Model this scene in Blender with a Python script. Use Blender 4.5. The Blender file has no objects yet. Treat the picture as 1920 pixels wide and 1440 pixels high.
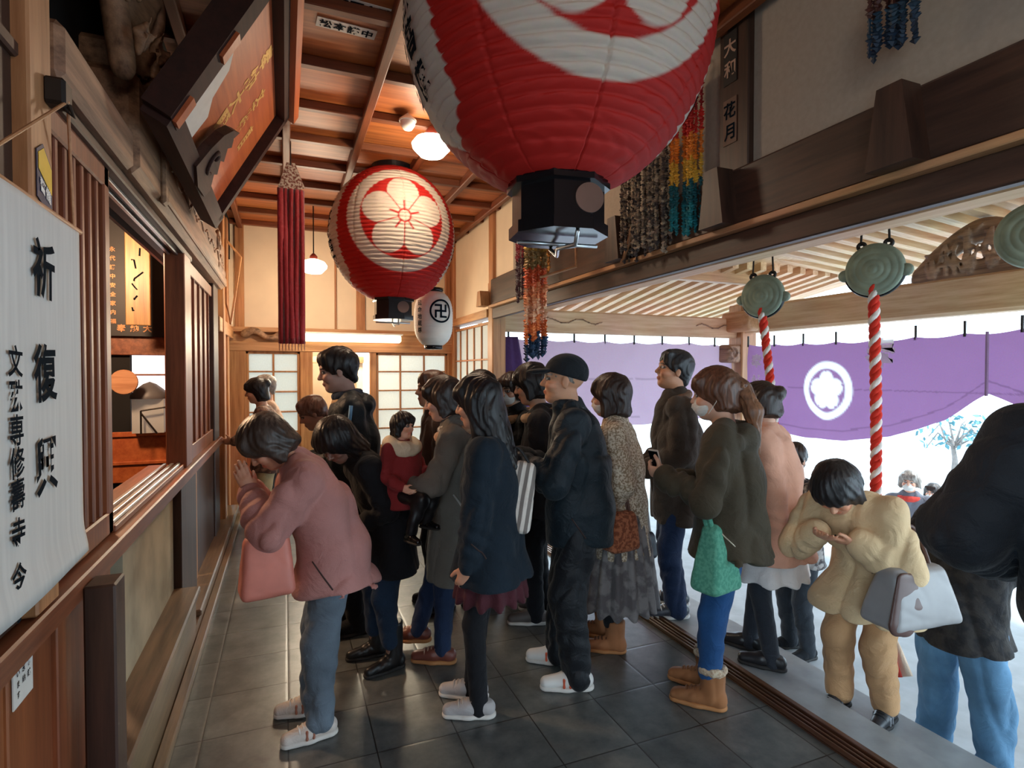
import bpy, bmesh, math, random
import numpy as np
from mathutils import Vector, Matrix

# ------------------------------------------------------------------ camera, world, light, exposure
SC = bpy.context.scene
COL = SC.collection
F_PX, YAW, PITCH = 1055.0, math.atan(425 / 1055.0), 0.0202
CAM = np.array([0.0, 0.0, 1.6])
FW = np.array([math.sin(YAW) * math.cos(PITCH), math.cos(YAW) * math.cos(PITCH), -math.sin(PITCH)])
RT = np.array([math.cos(YAW), -math.sin(YAW), 0.0])
UP = np.cross(RT, FW)
cd = bpy.data.cameras.new('camera'); cam = bpy.data.objects.new('camera', cd); COL.objects.link(cam)
cd.sensor_width = 36.0; cd.lens = 36.0 * F_PX / 1920.0; cd.clip_start = 0.05; cd.clip_end = 500
cam.location = CAM; cam.rotation_euler = (math.pi / 2 - PITCH, 0, -YAW)
SC.camera = cam

SC.view_settings.view_transform = 'Standard'; SC.view_settings.look = 'None'
SC.view_settings.gamma = 1.0; SC.view_settings.use_curve_mapping = False
SC.view_settings.exposure = 0.6
SC.cycles.use_denoising = True
SC.cycles.max_bounces = 7; SC.cycles.diffuse_bounces = 4; SC.cycles.glossy_bounces = 3
SC.cycles.transmission_bounces = 4; SC.cycles.sample_clamp_indirect = 6.0

wd = bpy.data.worlds.new('sky'); SC.world = wd; wd.use_nodes = True
wn = wd.node_tree.nodes; wl = wd.node_tree.links
bgn = wn['Background']; bgn.inputs['Color'].default_value = (0.66, 0.86, 1.0, 1); bgn.inputs['Strength'].default_value = 3.7

def lamp(name, kind, loc, energy, color, size=0.1, rot=None, **k):
    ld = bpy.data.lights.new(name, kind); ld.energy = energy; ld.color = color
    if kind == 'AREA':
        ld.shape = 'RECTANGLE'; ld.size = size; ld.size_y = k.get('size_y', size)
    elif kind == 'SUN': ld.angle = size
    else: ld.shadow_soft_size = size
    o = bpy.data.objects.new(name, ld); COL.objects.link(o); o.location = loc
    if rot: o.rotation_euler = rot
    return o
lamp('sunlight', 'SUN', (6, -3, 8), 2.2, (1.0, 0.95, 0.88), 0.03, (math.radians(38), 0, math.radians(55)))
WARM = (1.0, 0.76, 0.52)

# ------------------------------------------------------------------ helpers
def at(px, py, Y=None, X=None, Z=None, D=None):
    """point of the place seen at a photo pixel on a plane Y=, X= or Z= (or at a depth D)"""
    d = FW + RT * (px - 960) / F_PX + UP * (720 - py) / F_PX
    if Y is not None: t = Y / d[1]
    elif X is not None: t = X / d[0]
    elif Z is not None: t = (Z - 1.6) / d[2]
    else: t = D
    return CAM + d * t

def lin(c):
    return tuple(((x / 255) / 12.92 if x / 255 <= .04045 else ((x / 255 + .055) / 1.055) ** 2.4) for x in c)
def rgba(c): return (*lin(c), 1.0)

def newmat(name):
    m = bpy.data.materials.new(name); m.use_nodes = True
    nt = m.node_tree; return m, nt, nt.nodes, nt.links, nt.nodes['Principled BSDF']

def wood(name, c1, c2, axis='z', rough=0.5, scale=1.0, bump=0.25):
    m, nt, n, l, b = newmat(name)
    tc = n.new('ShaderNodeTexCoord'); mp = n.new('ShaderNodeMapping')
    s = [14 * scale] * 3; s['xyz'.index(axis)] = 0.9 * scale; mp.inputs['Scale'].default_value = s
    no = n.new('ShaderNodeTexNoise'); no.inputs['Scale'].default_value = 1.6; no.inputs['Detail'].default_value = 7; no.inputs['Roughness'].default_value = .65
    n2 = n.new('ShaderNodeTexNoise'); n2.inputs['Scale'].default_value = 1.3; n2.inputs['Detail'].default_value = 3
    cr = n.new('ShaderNodeValToRGB'); cr.color_ramp.elements[0].position = .32; cr.color_ramp.elements[1].position = .7
    cr.color_ramp.elements[0].color = rgba(c1); cr.color_ramp.elements[1].color = rgba(c2)
    mx = n.new('ShaderNodeMix'); mx.data_type = 'RGBA'; mx.blend_type = 'MULTIPLY'; mx.inputs['Factor'].default_value = .35
    bu = n.new('ShaderNodeBump'); bu.inputs['Strength'].default_value = bump; bu.inputs['Distance'].default_value = .004
    l.new(tc.outputs['Object'], mp.inputs['Vector']); l.new(mp.outputs['Vector'], no.inputs['Vector']); l.new(tc.outputs['Object'], n2.inputs['Vector'])
    l.new(no.outputs['Fac'], cr.inputs['Fac']); l.new(cr.outputs['Color'], mx.inputs['A']); l.new(n2.outputs['Color'], mx.inputs['B'])
    l.new(mx.outputs['Result'], b.inputs['Base Color']); l.new(no.outputs['Fac'], bu.inputs['Height']); l.new(bu.outputs['Normal'], b.inputs['Normal'])
    b.inputs['Roughness'].default_value = rough
    return m

def plain(name, c, rough=0.6, metal=0.0, var=0.15, nscale=8.0, bump=0.0, emit=0.0, ec=None, stretch=None, sheen=0.0, spec=0.5):
    m, nt, n, l, b = newmat(name)
    tc = n.new('ShaderNodeTexCoord'); no = n.new('ShaderNodeTexNoise'); no.inputs['Scale'].default_value = nscale; no.inputs['Detail'].default_value = 5
    vec = tc.outputs['Object']
    if stretch:
        mp = n.new('ShaderNodeMapping'); mp.inputs['Scale'].default_value = stretch; l.new(vec, mp.inputs['Vector']); vec = mp.outputs['Vector']
    l.new(vec, no.inputs['Vector'])
    cr = n.new('ShaderNodeValToRGB'); c = lin(c)
    cr.color_ramp.elements[0].position = .3; cr.color_ramp.elements[1].position = .7
    cr.color_ramp.elements[0].color = (*[x * (1 - var) for x in c], 1); cr.color_ramp.elements[1].color = (*[min(1, x * (1 + var)) for x in c], 1)
    l.new(no.outputs['Fac'], cr.inputs['Fac']); l.new(cr.outputs['Color'], b.inputs['Base Color'])
    b.inputs['Roughness'].default_value = rough; b.inputs['Metallic'].default_value = metal
    b.inputs['Specular IOR Level'].default_value = spec
    if sheen: b.inputs['Sheen Weight'].default_value = sheen; b.inputs['Sheen Roughness'].default_value = .5
    if bump:
        bu = n.new('ShaderNodeBump'); bu.inputs['Strength'].default_value = bump; bu.inputs['Distance'].default_value = .004
        l.new(no.outputs['Fac'], bu.inputs['Height']); l.new(bu.outputs['Normal'], b.inputs['Normal'])
    if emit:
        b.inputs['Emission Color'].default_value = (*lin(ec or (255, 255, 255)), 1); b.inputs['Emission Strength'].default_value = emit
    return m

def cloth(name, c, rough=0.85, var=0.14, weave=260.0, sheen=0.05, bump=0.5, c2=None, pat=45.0):
    """woven fabric: large soft variation, fine weave bump, optional second yarn colour"""
    m, nt, n, l, b = newmat(name)
    tc = n.new('ShaderNodeTexCoord')
    no = n.new('ShaderNodeTexNoise'); no.inputs['Scale'].default_value = 5 if c2 is None else pat; no.inputs['Detail'].default_value = 4
    fi = n.new('ShaderNodeTexNoise'); fi.inputs['Scale'].default_value = weave; fi.inputs['Detail'].default_value = 2
    mid = n.new('ShaderNodeTexNoise'); mid.inputs['Scale'].default_value = 9; mid.inputs['Detail'].default_value = 3; mid.inputs['Distortion'].default_value = 1.6
    for q in (no, fi, mid): l.new(tc.outputs['Object'], q.inputs['Vector'])
    cr = n.new('ShaderNodeValToRGB'); a = lin(c); e = cr.color_ramp.elements
    e[0].position, e[1].position = (.3, .7) if c2 is None else (.44, .56)
    e[0].color = (*[x * (1 - var) for x in a], 1)
    e[1].color = (*[min(1, x * (1 + var)) for x in a], 1) if c2 is None else (*lin(c2), 1)
    l.new(no.outputs['Fac'], cr.inputs['Fac']); l.new(cr.outputs['Color'], b.inputs['Base Color'])
    ad = n.new('ShaderNodeMath'); ad.operation = 'MULTIPLY_ADD'; ad.inputs[1].default_value = 9.0
    l.new(mid.outputs['Fac'], ad.inputs[0]); l.new(fi.outputs['Fac'], ad.inputs[2])
    bu = n.new('ShaderNodeBump'); bu.inputs['Strength'].default_value = bump; bu.inputs['Distance'].default_value = .003
    l.new(ad.outputs[0], bu.inputs['Height']); l.new(bu.outputs['Normal'], b.inputs['Normal'])
    b.inputs['Roughness'].default_value = rough; b.inputs['Sheen Weight'].default_value = sheen; b.inputs['Specular IOR Level'].default_value = .25
    return m

def striped(name, c1, c2, scale, rough=.8):
    m = cloth(name, c1, rough); n = m.node_tree.nodes; l = m.node_tree.links; tc = n['Texture Coordinate']; w = n.new('ShaderNodeTexWave'); w.inputs['Scale'].default_value = scale; w.inputs['Distortion'].default_value = .6; w.bands_direction = 'X'
    cr = n.new('ShaderNodeValToRGB'); e = cr.color_ramp.elements; e[0].position, e[1].position = .4, .6; e[0].color = rgba(c1); e[1].color = rgba(c2); l.new(tc.outputs['Object'], w.inputs['Vector']); l.new(w.outputs['Fac'], cr.inputs['Fac']); l.new(cr.outputs['Color'], n['Principled BSDF'].inputs['Base Color']); return m

def vcol(name, rough=0.6, trans=0.0, bump=0.0, nscale=30.0, sss=0.0, spec=0.5, var=0.0):
    """material that takes its colour from the mesh's own 'Col' pattern"""
    m, nt, n, l, b = newmat(name)
    at_ = n.new('ShaderNodeAttribute'); at_.attribute_name = 'Col'
    col = at_.outputs['Color']
    tc = n.new('ShaderNodeTexCoord'); no = n.new('ShaderNodeTexNoise'); no.inputs['Scale'].default_value = nscale; no.inputs['Detail'].default_value = 4
    l.new(tc.outputs['Object'], no.inputs['Vector'])
    if var:
        mx = n.new('ShaderNodeMix'); mx.data_type = 'RGBA'; mx.blend_type = 'MULTIPLY'; mx.inputs['Factor'].default_value = var
        l.new(col, mx.inputs['A']); l.new(no.outputs['Color'], mx.inputs['B']); col = mx.outputs['Result']
    l.new(col, b.inputs['Base Color']); b.inputs['Roughness'].default_value = rough; b.inputs['Specular IOR Level'].default_value = spec
    if sss: b.inputs['Subsurface Weight'].default_value = sss; b.inputs['Subsurface Radius'].default_value = (.02, .008, .004); b.inputs['Subsurface Scale'].default_value = .5
    if bump:
        bu = n.new('ShaderNodeBump'); bu.inputs['Strength'].default_value = bump; bu.inputs['Distance'].default_value = .004
        l.new(no.outputs['Fac'], bu.inputs['Height']); l.new(bu.outputs['Normal'], b.inputs['Normal'])
    if trans:
        tr = n.new('ShaderNodeBsdfTranslucent'); mix = n.new('ShaderNodeMixShader'); mix.inputs[0].default_value = trans
        l.new(col, tr.inputs['Color']); l.new(b.outputs[0], mix.inputs[1]); l.new(tr.outputs[0], mix.inputs[2])
        l.new(mix.outputs[0], n['Material Output'].inputs['Surface'])
    return m

class MB:
    """collects shapes and links them as ONE mesh object"""
    def __init__(s): s.v = []; s.f = []; s.c = []; s.m = []
    def add(s, verts, faces, col=None, mi=0):
        k = len(s.v); s.v += [tuple(map(float, p)) for p in verts]; s.f += [tuple(k + i for i in f) for f in faces]
        s.c += [col or (1, 1, 1)] * len(verts); s.m += [mi] * len(faces); return s
    def box(s, x0, x1, y0, y1, z0, z1, bev=0.0, col=None, mi=0):
        x0, x1 = min(x0, x1), max(x0, x1); y0, y1 = min(y0, y1), max(y0, y1); z0, z1 = min(z0, z1), max(z0, z1)
        b = min(bev, (x1 - x0) * .4, (y1 - y0) * .4, (z1 - z0) * .4)
        if b <= 0:
            V = [(x, y, z) for x in (x0, x1) for y in (y0, y1) for z in (z0, z1)]
            return s.add(V, [(0, 1, 3, 2), (4, 6, 7, 5), (0, 4, 5, 1), (2, 3, 7, 6), (0, 2, 6, 4), (1, 5, 7, 3)], col, mi)
        V = []; idx = {}
        for i, x in enumerate((x0, x1)):
            for j, y in enumerate((y0, y1)):
                for k, z in enumerate((z0, z1)):
                    sx, sy, sz = (1, -1)[i], (1, -1)[j], (1, -1)[k]
                    for ax in range(3):
                        p = [x + sx * b, y + sy * b, z + sz * b]; p[ax] = (x, y, z)[ax]
                        idx[i, j, k, ax] = len(V); V.append(p)
        Fc = []
        for ax in range(3):
            for e in range(2):
                q = []
                for u, w in ((0, 0), (1, 0), (1, 1), (0, 1)):
                    t = [u, w]; t.insert(ax, e); q.append(idx[(*t, ax)])
                Fc.append(tuple(q))
            o1, o2 = [a for a in range(3) if a != ax]
            for u in range(2):
                for w in range(2):
                    def k3(a, val): 
                        t = [0, 0, 0]; t[ax] = val; t[o1] = u; t[o2] = w; return idx[(*t, a)]
                    Fc.append((k3(o1, 0), k3(o1, 1), k3(o2, 1), k3(o2, 0)))
        for i in range(2):
            for j in range(2):
                for k in range(2): Fc.append((idx[i, j, k, 0], idx[i, j, k, 1], idx[i, j, k, 2]))
        return s.add(V, Fc, col, mi)
    def obox(s, c, ax, half, col=None, mi=0):
        c = np.array(c, float); V = [c + ax[0] * half[0] * a + ax[1] * half[1] * b + ax[2] * half[2] * d for a in (-1, 1) for b in (-1, 1) for d in (-1, 1)]
        return s.add(V, [(0, 1, 3, 2), (4, 6, 7, 5), (0, 4, 5, 1), (2, 3, 7, 6), (0, 2, 6, 4), (1, 5, 7, 3)], col, mi)
    def prism(s, poly, d, col=None, mi=0):
        """poly: 3D points in a plane; d: extrusion vector"""
        n = len(poly); P = [np.array(p, float) for p in poly]; d = np.array(d, float)
        return s.add(P + [p + d for p in P], [tuple(range(n - 1, -1, -1)), tuple(range(n, 2 * n))] + [(i, (i + 1) % n, n + (i + 1) % n, n + i) for i in range(n)], col, mi)
    def tube(s, pts, r, n=8, col=None, mi=0, cap=True):
        P = [np.array(p, float) for p in pts]; m = len(P); R = r if hasattr(r, '__len__') else [r] * m
        V = []; u = None
        for i in range(m):
            t = P[min(i + 1, m - 1)] - P[max(i - 1, 0)]; t = t / (np.linalg.norm(t) + 1e-9)
            if u is None:
                a = np.array([0, 0, 1.]) if abs(t[2]) < .9 else np.array([1., 0, 0]); u = np.cross(t, a)
            else: u = u - t * (u @ t)
            u = u / (np.linalg.norm(u) + 1e-9); w = np.cross(t, u)
            V += [P[i] + R[i] * (math.cos(2 * math.pi * k / n) * u + math.sin(2 * math.pi * k / n) * w) for k in range(n)]
        Fc = [(i * n + k, i * n + (k + 1) % n, (i + 1) * n + (k + 1) % n, (i + 1) * n + k) for i in range(m - 1) for k in range(n)]
        if cap: Fc += [tuple(range(n - 1, -1, -1)), tuple((m - 1) * n + k for k in range(n))]
        return s.add(V, Fc, col, mi)
    def lathe(s, prof, c=(0, 0, 0), n=32, axis='z', col=None, mi=0):
        V = []; c = np.array(c, float)
        for r, h in prof:
            for k in range(n):
                a = 2 * math.pi * k / n; x, y = r * math.cos(a), r * math.sin(a)
                V.append(c + np.array({'z': (x, y, h), 'x': (h, x, y), 'y': (y, h, x)}[axis]))
        m = len(prof)
        return s.add(V, [(i * n + k, i * n + (k + 1) % n, (i + 1) * n + (k + 1) % n, (i + 1) * n + k) for i in range(m - 1) for k in range(n)], col, mi)
    def mesh(s, name, mats, smooth=False, colors=False):
        me = bpy.data.meshes.new(name); me.from_pydata(s.v, [], s.f)
        for m in (mats if isinstance(mats, (list, tuple)) else [mats]): me.materials.append(m)
        if any(s.m): me.polygons.foreach_set('material_index', s.m)
        if smooth: me.polygons.foreach_set('use_smooth', [True] * len(me.polygons))
        if colors:
            ca = me.color_attributes.new('Col', 'FLOAT_COLOR', 'POINT')
            ca.data.foreach_set('color', np.c_[np.array(s.c, float), np.ones(len(s.c))].astype(np.float32).ravel())
        bm = bmesh.new(); bm.from_mesh(me); bmesh.ops.recalc_face_normals(bm, faces=bm.faces); bm.to_mesh(me); bm.free()
        me.update(); return me
    def build(s, name, mats, parent=None, smooth=False, colors=False):
        return link(name, s.mesh(name, mats, smooth, colors), parent)

def link(name, me, parent=None):
    o = bpy.data.objects.new(name, me); COL.objects.link(o)
    if parent: o.parent = parent
    return o
def struct(o): o['kind'] = 'structure'; return o
def tag(o, label, cat, group=None):
    o['label'] = label; o['category'] = cat
    if group: o['group'] = group
    return o
def thing(name, label, cat, loc=(0, 0, 0), rz=0, group=None):
    o = bpy.data.objects.new(name, None); COL.objects.link(o); o.empty_display_size = .1
    o.location = loc; o.rotation_euler = (0, 0, rz); return tag(o, label, cat, group)
def dup(root, loc, label, rz=None):
    r = root.copy(); COL.objects.link(r); r.location = loc; r['label'] = label
    if rz is not None: r.rotation_euler = (0, 0, rz)
    for ch in list(root.children):
        c = ch.copy(); COL.objects.link(c); c.parent = r
        for g in ch.children:
            d = g.copy(); COL.objects.link(d); d.parent = c
    return r

def textmesh(s, size, bold=0.0, ext=0.0, cut=0.0):
    """(verts, faces) of one line of lettering, centred, in its own xy plane"""
    cu = bpy.data.curves.new('t', 'FONT'); cu.body = s; cu.size = size; cu.offset = bold; cu.extrude = ext; cu.resolution_u = 3
    cu.align_x = 'CENTER'; cu.align_y = 'CENTER'
    o = bpy.data.objects.new('t', cu); COL.objects.link(o)
    dg = bpy.context.evaluated_depsgraph_get(); me = bpy.data.meshes.new_from_object(o.evaluated_get(dg))
    bpy.data.objects.remove(o)
    bm = bmesh.new(); bm.from_mesh(me)
    if cut:
        for _ in range(3):
            e = [e for e in bm.edges if e.calc_length() > cut]
            if e: bmesh.ops.subdivide_edges(bm, edges=e, cuts=1); bmesh.ops.triangulate(bm, faces=[f for f in bm.faces if len(f.verts) > 3])
    bm.verts.index_update()
    V = np.array([v.co[:] for v in bm.verts]); Fc = [tuple(v.index for v in f.verts) for f in bm.faces]; bm.free()
    if len(V): V[:, :2] -= (V[:, :2].min(0) + V[:, :2].max(0)) / 2
    return V, Fc
def put_text(mb, s, size, org, ux, uy, bold=0.0, sx=1.0, lift=0.0, col=None, jit=0.0, thick=0.002):
    """one glyph (or line) laid on a flat surface: org centre, ux/uy directions; a thin slab of ink"""
    V, Fc = textmesh(s, size, bold)
    if not len(V): return
    ux = np.array(ux, float); uy = np.array(uy, float); nz = np.cross(ux, uy)
    if jit:
        a = random.uniform(-jit, jit); c_, s_ = math.cos(a), math.sin(a); V[:, 0], V[:, 1] = V[:, 0] * c_ - V[:, 1] * s_, V[:, 0] * s_ + V[:, 1] * c_
    P = [np.array(org, float) + ux * p[0] * sx + uy * p[1] + nz * lift for p in V]
    mb.add(P, Fc, col)
# ------------------------------------------------------------------ signed-distance bodies and clothes
def nrm(v): v = np.array(v, float); return v / (np.linalg.norm(v) + 1e-9)
class SDF:
    def __init__(s, h): s.h = h; s.ops = []
    def rc(s, a, b, ra, rb=None, k=.02, w=None, fold=None, mode='u'):
        """tapered limb from a to b; w=(axis, factor) widens it; fold=(amp, freq, phase)"""
        a = np.array(a, float); b = np.array(b, float); rb = ra if rb is None else rb
        ab = b - a; L2 = ab @ ab + 1e-9; R = max(ra, rb) * max(1, (w[1] if w else 1)) + (fold[0] if fold else 0)
        if w: wa = nrm(w[0]); wf = 1 / w[1] - 1
        def fn(X, Y, Z):
            px, py, pz = X - a[0], Y - a[1], Z - a[2]
            t = np.clip((px * ab[0] + py * ab[1] + pz * ab[2]) / L2, 0, 1)
            dx, dy, dz = px - t * ab[0], py - t * ab[1], pz - t * ab[2]
            if w:
                q = (dx * wa[0] + dy * wa[1] + dz * wa[2]) * wf; dx = dx + q * wa[0]; dy = dy + q * wa[1]; dz = dz + q * wa[2]
            r = ra + t * (rb - ra)
            if fold: r = r + fold[0] * np.sin(fold[1] * t * math.sqrt(L2) + fold[2] + 2.2 * np.sin(dx * 14 + dy * 9)) * np.sin(t * math.pi) 
            return np.sqrt(dx * dx + dy * dy + dz * dz) - r
        s.ops.append((mode, fn, np.minimum(a, b) - R, np.maximum(a, b) + R, k)); return s
    def ell(s, c, r, M=None, k=.02, mode='u'):
        c = np.array(c, float); r = np.array(r, float); R = max(r); M = np.eye(3) if M is None else M
        def fn(X, Y, Z):
            x, y, z = X - c[0], Y - c[1], Z - c[2]
            q = [(M[0, i] * x + M[1, i] * y + M[2, i] * z) / r[i] for i in range(3)]
            k0 = np.sqrt(q[0] ** 2 + q[1] ** 2 + q[2] ** 2) + 1e-9
            k1 = np.sqrt((q[0] / r[0]) ** 2 + (q[1] / r[1]) ** 2 + (q[2] / r[2]) ** 2) + 1e-9
            return k0 * (k0 - 1) / k1
        s.ops.append((mode, fn, c - R, c + R, k)); return s
    def box(s, c, half, rad=.01, M=None, k=.01, mode='u'):
        c = np.array(c, float); h = np.array(half, float) - rad; R = np.linalg.norm(half); M = np.eye(3) if M is None else M
        def fn(X, Y, Z):
            x, y, z = X - c[0], Y - c[1], Z - c[2]
            q = [np.abs(M[0, i] * x + M[1, i] * y + M[2, i] * z) - h[i] for i in range(3)]
            o = np.sqrt(sum(np.maximum(t, 0) ** 2 for t in q)); return o + np.minimum(np.maximum(np.maximum(q[0], q[1]), q[2]), 0) - rad
        s.ops.append((mode, fn, c - R, c + R, k)); return s
    def cut(s, fn, k=.004): s.ops.append(('i', fn, None, None, k)); return s        # keep fn<0
    def plane(s, p, n, k=.004):
        p = np.array(p, float); n = nrm(n); return s.cut(lambda X, Y, Z: (X - p[0]) * n[0] + (Y - p[1]) * n[1] + (Z - p[2]) * n[2], k)
    def disp(s, fn): s.ops.append(('d', fn, None, None, 0)); return s
    def folds(s, amp, f=11.0, seed=0.0, v=.3):
        """soft swells with sharper creases between them, running mostly down the cloth"""
        def fn(X, Y, Z):
            w1 = f * (X + .35 * Y) + .8 * np.sin(f * .5 * Y + f * v * .8 * Z + seed) + seed; w2 = f * 1.25 * (Y - .3 * X) - f * v * .9 * Z + .7 * np.sin(f * .6 * X + f * v * Z + seed * 2); w3 = f * v * 2.2 * Z + f * .5 * (X - Y) + 1.0 * np.sin(f * .6 * (X + Y) + seed)
            cr = lambda w: (1 - np.abs(np.sin(w))) ** 3
            return amp * (np.minimum(1.3 * cr(w1 * .9) + 1.3 * cr(w2 * .9) + 1.5 * cr(w3 * .7) * (.5 + .5 * np.sin(f * .6 * Z + seed * 3 + f * .4 * Y)), 1.5) + .25 * np.sin(w1) + .25 * np.sin(w2) - .6)
        return s.disp(fn)
    def mesh(s, name, mat, xf=None, smooth=2, color=None):
        h = s.h
        lo = np.min([o[2] for o in s.ops if o[0] == 'u'], axis=0) - 3 * h - .015; hi = np.max([o[3] for o in s.ops if o[0] == 'u'], axis=0) + 3 * h + .015
        n = np.maximum(np.ceil((hi - lo) / h).astype(int) + 1, 4)
        ax = [(lo[i] + h * np.arange(n[i])).astype(np.float32) for i in range(3)]
        Fd = np.full(n, .3, np.float32)
        for mode, fn, a, b, k in s.ops:
            if a is None: i0 = np.zeros(3, int); i1 = n
            else:
                i0 = np.clip(np.floor((a - k - 4 * h - lo) / h).astype(int), 0, n); i1 = np.clip(np.ceil((b + k + 4 * h - lo) / h).astype(int) + 1, 0, n)
                if np.any(i1 <= i0): continue
            sl = tuple(slice(i0[i], i1[i]) for i in range(3))
            d = fn(ax[0][sl[0]][:, None, None], ax[1][sl[1]][None, :, None], ax[2][sl[2]][None, None, :]); A = Fd[sl]
            if mode == 'u':
                t = np.clip(.5 + .5 * (A - d) / k, 0, 1); Fd[sl] = A + (d - A) * t - k * t * (1 - t)
            elif mode == 'd': Fd[sl] = A + d
            else:
                if mode == 's': d = -d
                t = np.clip(.5 - .5 * (A - d) / k, 0, 1); Fd[sl] = A + (d - A) * t + k * t * (1 - t)
        Fd[0] = Fd[-1] = .3; Fd[:, 0] = Fd[:, -1] = .3; Fd[:, :, 0] = Fd[:, :, -1] = .3
        V, Q = surface_nets(Fd, lo, h)
        for _ in range(smooth): V = lap(V, Q)
        W = V if xf is None else V @ np.array(xf[0]).T + np.array(xf[1])
        me = bpy.data.meshes.new(name); me.vertices.add(len(W)); me.vertices.foreach_set('co', W.astype(np.float32).ravel())
        me.loops.add(4 * len(Q)); me.loops.foreach_set('vertex_index', Q.astype(np.int32).ravel())
        me.polygons.add(len(Q)); me.polygons.foreach_set('loop_start', np.arange(0, 4 * len(Q), 4, dtype=np.int32))
        me.update(calc_edges=True); me.polygons.foreach_set('use_smooth', np.ones(len(Q), bool))
        me.materials.append(mat)
        if color is not None:
            C = color(V); ca = me.color_attributes.new('Col', 'FLOAT_COLOR', 'POINT'); ca.data.foreach_set('color', np.c_[C, np.ones(len(C))].astype(np.float32).ravel())
        return me
    def build(s, name, mat, parent=None, xf=None, smooth=2, color=None): return link(name, s.mesh(name, mat, xf, smooth, color), parent)

def surface_nets(Fd, lo, h):
    S = Fd < 0; nx, ny, nz = Fd.shape; mx = (nx - 1, ny - 1, nz - 1)
    acc = np.zeros((*mx, 3), np.float32); cnt = np.zeros(mx, np.float32)
    for axis in range(3):
        o1, o2 = [a for a in range(3) if a != axis]
        sa = [slice(None)] * 3; sb = [slice(None)] * 3; sa[axis] = slice(0, -1); sb[axis] = slice(1, None)
        A, B = Fd[tuple(sa)], Fd[tuple(sb)]; X = S[tuple(sa)] != S[tuple(sb)]
        t = np.where(X, A / np.where(X, A - B, 1), 0)
        for u in (0, 1):
            for w in (0, 1):
                sl = [slice(None)] * 3; sl[o1] = slice(u, u + mx[o1]); sl[o2] = slice(w, w + mx[o2]); sl = tuple(sl)
                m = X[sl]; cnt += m; acc[..., axis] += np.where(m, t[sl], 0); acc[..., o1] += m * u; acc[..., o2] += m * w
    act = cnt > 0; idx = np.full(mx, -1, np.int64); idx[act] = np.arange(act.sum())
    P = np.argwhere(act).astype(np.float32) + acc[act] / cnt[act][:, None]; V = P * h + np.array(lo)
    Qs = []
    for axis in range(3):
        o1, o2 = [(1, 2), (2, 0), (0, 1)][axis]
        sa = [slice(1, -1)] * 3; sb = [slice(1, -1)] * 3; sa[axis] = slice(0, -1); sb[axis] = slice(1, None)
        a, b = S[tuple(sa)], S[tuple(sb)]
        for sgn, m in ((1, a & ~b), (-1, ~a & b)):
            I = np.argwhere(m)
            if not len(I): continue
            I[:, o1] += 1; I[:, o2] += 1
            def at_(d1, d2):
                J = I.copy(); J[:, o1] -= d1; J[:, o2] -= d2; return idx[J[:, 0], J[:, 1], J[:, 2]]
            q = np.stack([at_(1, 1), at_(0, 1), at_(0, 0), at_(1, 0)], 1)
            Qs.append(q if sgn > 0 else q[:, ::-1])
    return V.astype(np.float64), np.concatenate(Qs)
def lap(V, Q):
    s = np.zeros_like(V); c = np.zeros(len(V))
    for i in range(4):
        a, b = Q[:, i], Q[:, (i + 1) % 4]; np.add.at(s, a, V[b]); np.add.at(c, a, 1)
    return V * .5 + .5 * s / np.maximum(c, 1)[:, None]

def rotm(pitch=0, yaw=0, roll=0):
    """head axes in the person's frame (x forward, y left, z up): pitch>0 looks down, yaw>0 turns left"""
    cp, sp, cy, sy, cr, sr = [f(math.radians(a)) for a in (pitch, yaw, roll) for f in (math.cos, math.sin)]
    Ry = np.array([[cp, 0, sp], [0, 1, 0], [-sp, 0, cp]]); Rz = np.array([[cy, -sy, 0], [sy, cy, 0], [0, 0, 1]]); Rx = np.array([[1, 0, 0], [0, cr, -sr], [0, sr, cr]])
    return Rz @ Ry @ Rx
def ik(a, b, l1, l2, pole):
    a, b = np.array(a, float), np.array(b, float); d = b - a; L = np.linalg.norm(d); mx = (l1 + l2) * .999
    if L > mx: b = a + d / L * mx; d = b - a; L = mx
    L = max(L, abs(l1 - l2) + .02)
    u = d / np.linalg.norm(d); p = np.array(pole, float); p = p - u * (p @ u); p = nrm(p)
    x = (l1 * l1 - l2 * l2 + L * L) / (2 * L); y = math.sqrt(max(l1 * l1 - x * x, 0)); return a + u * x + p * y, b

SKIN = vcol('skin', rough=.5, sss=.12, bump=.08, nscale=120)
DARK_EYE = plain('eye_dark', (18, 14, 12), .15)

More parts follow.
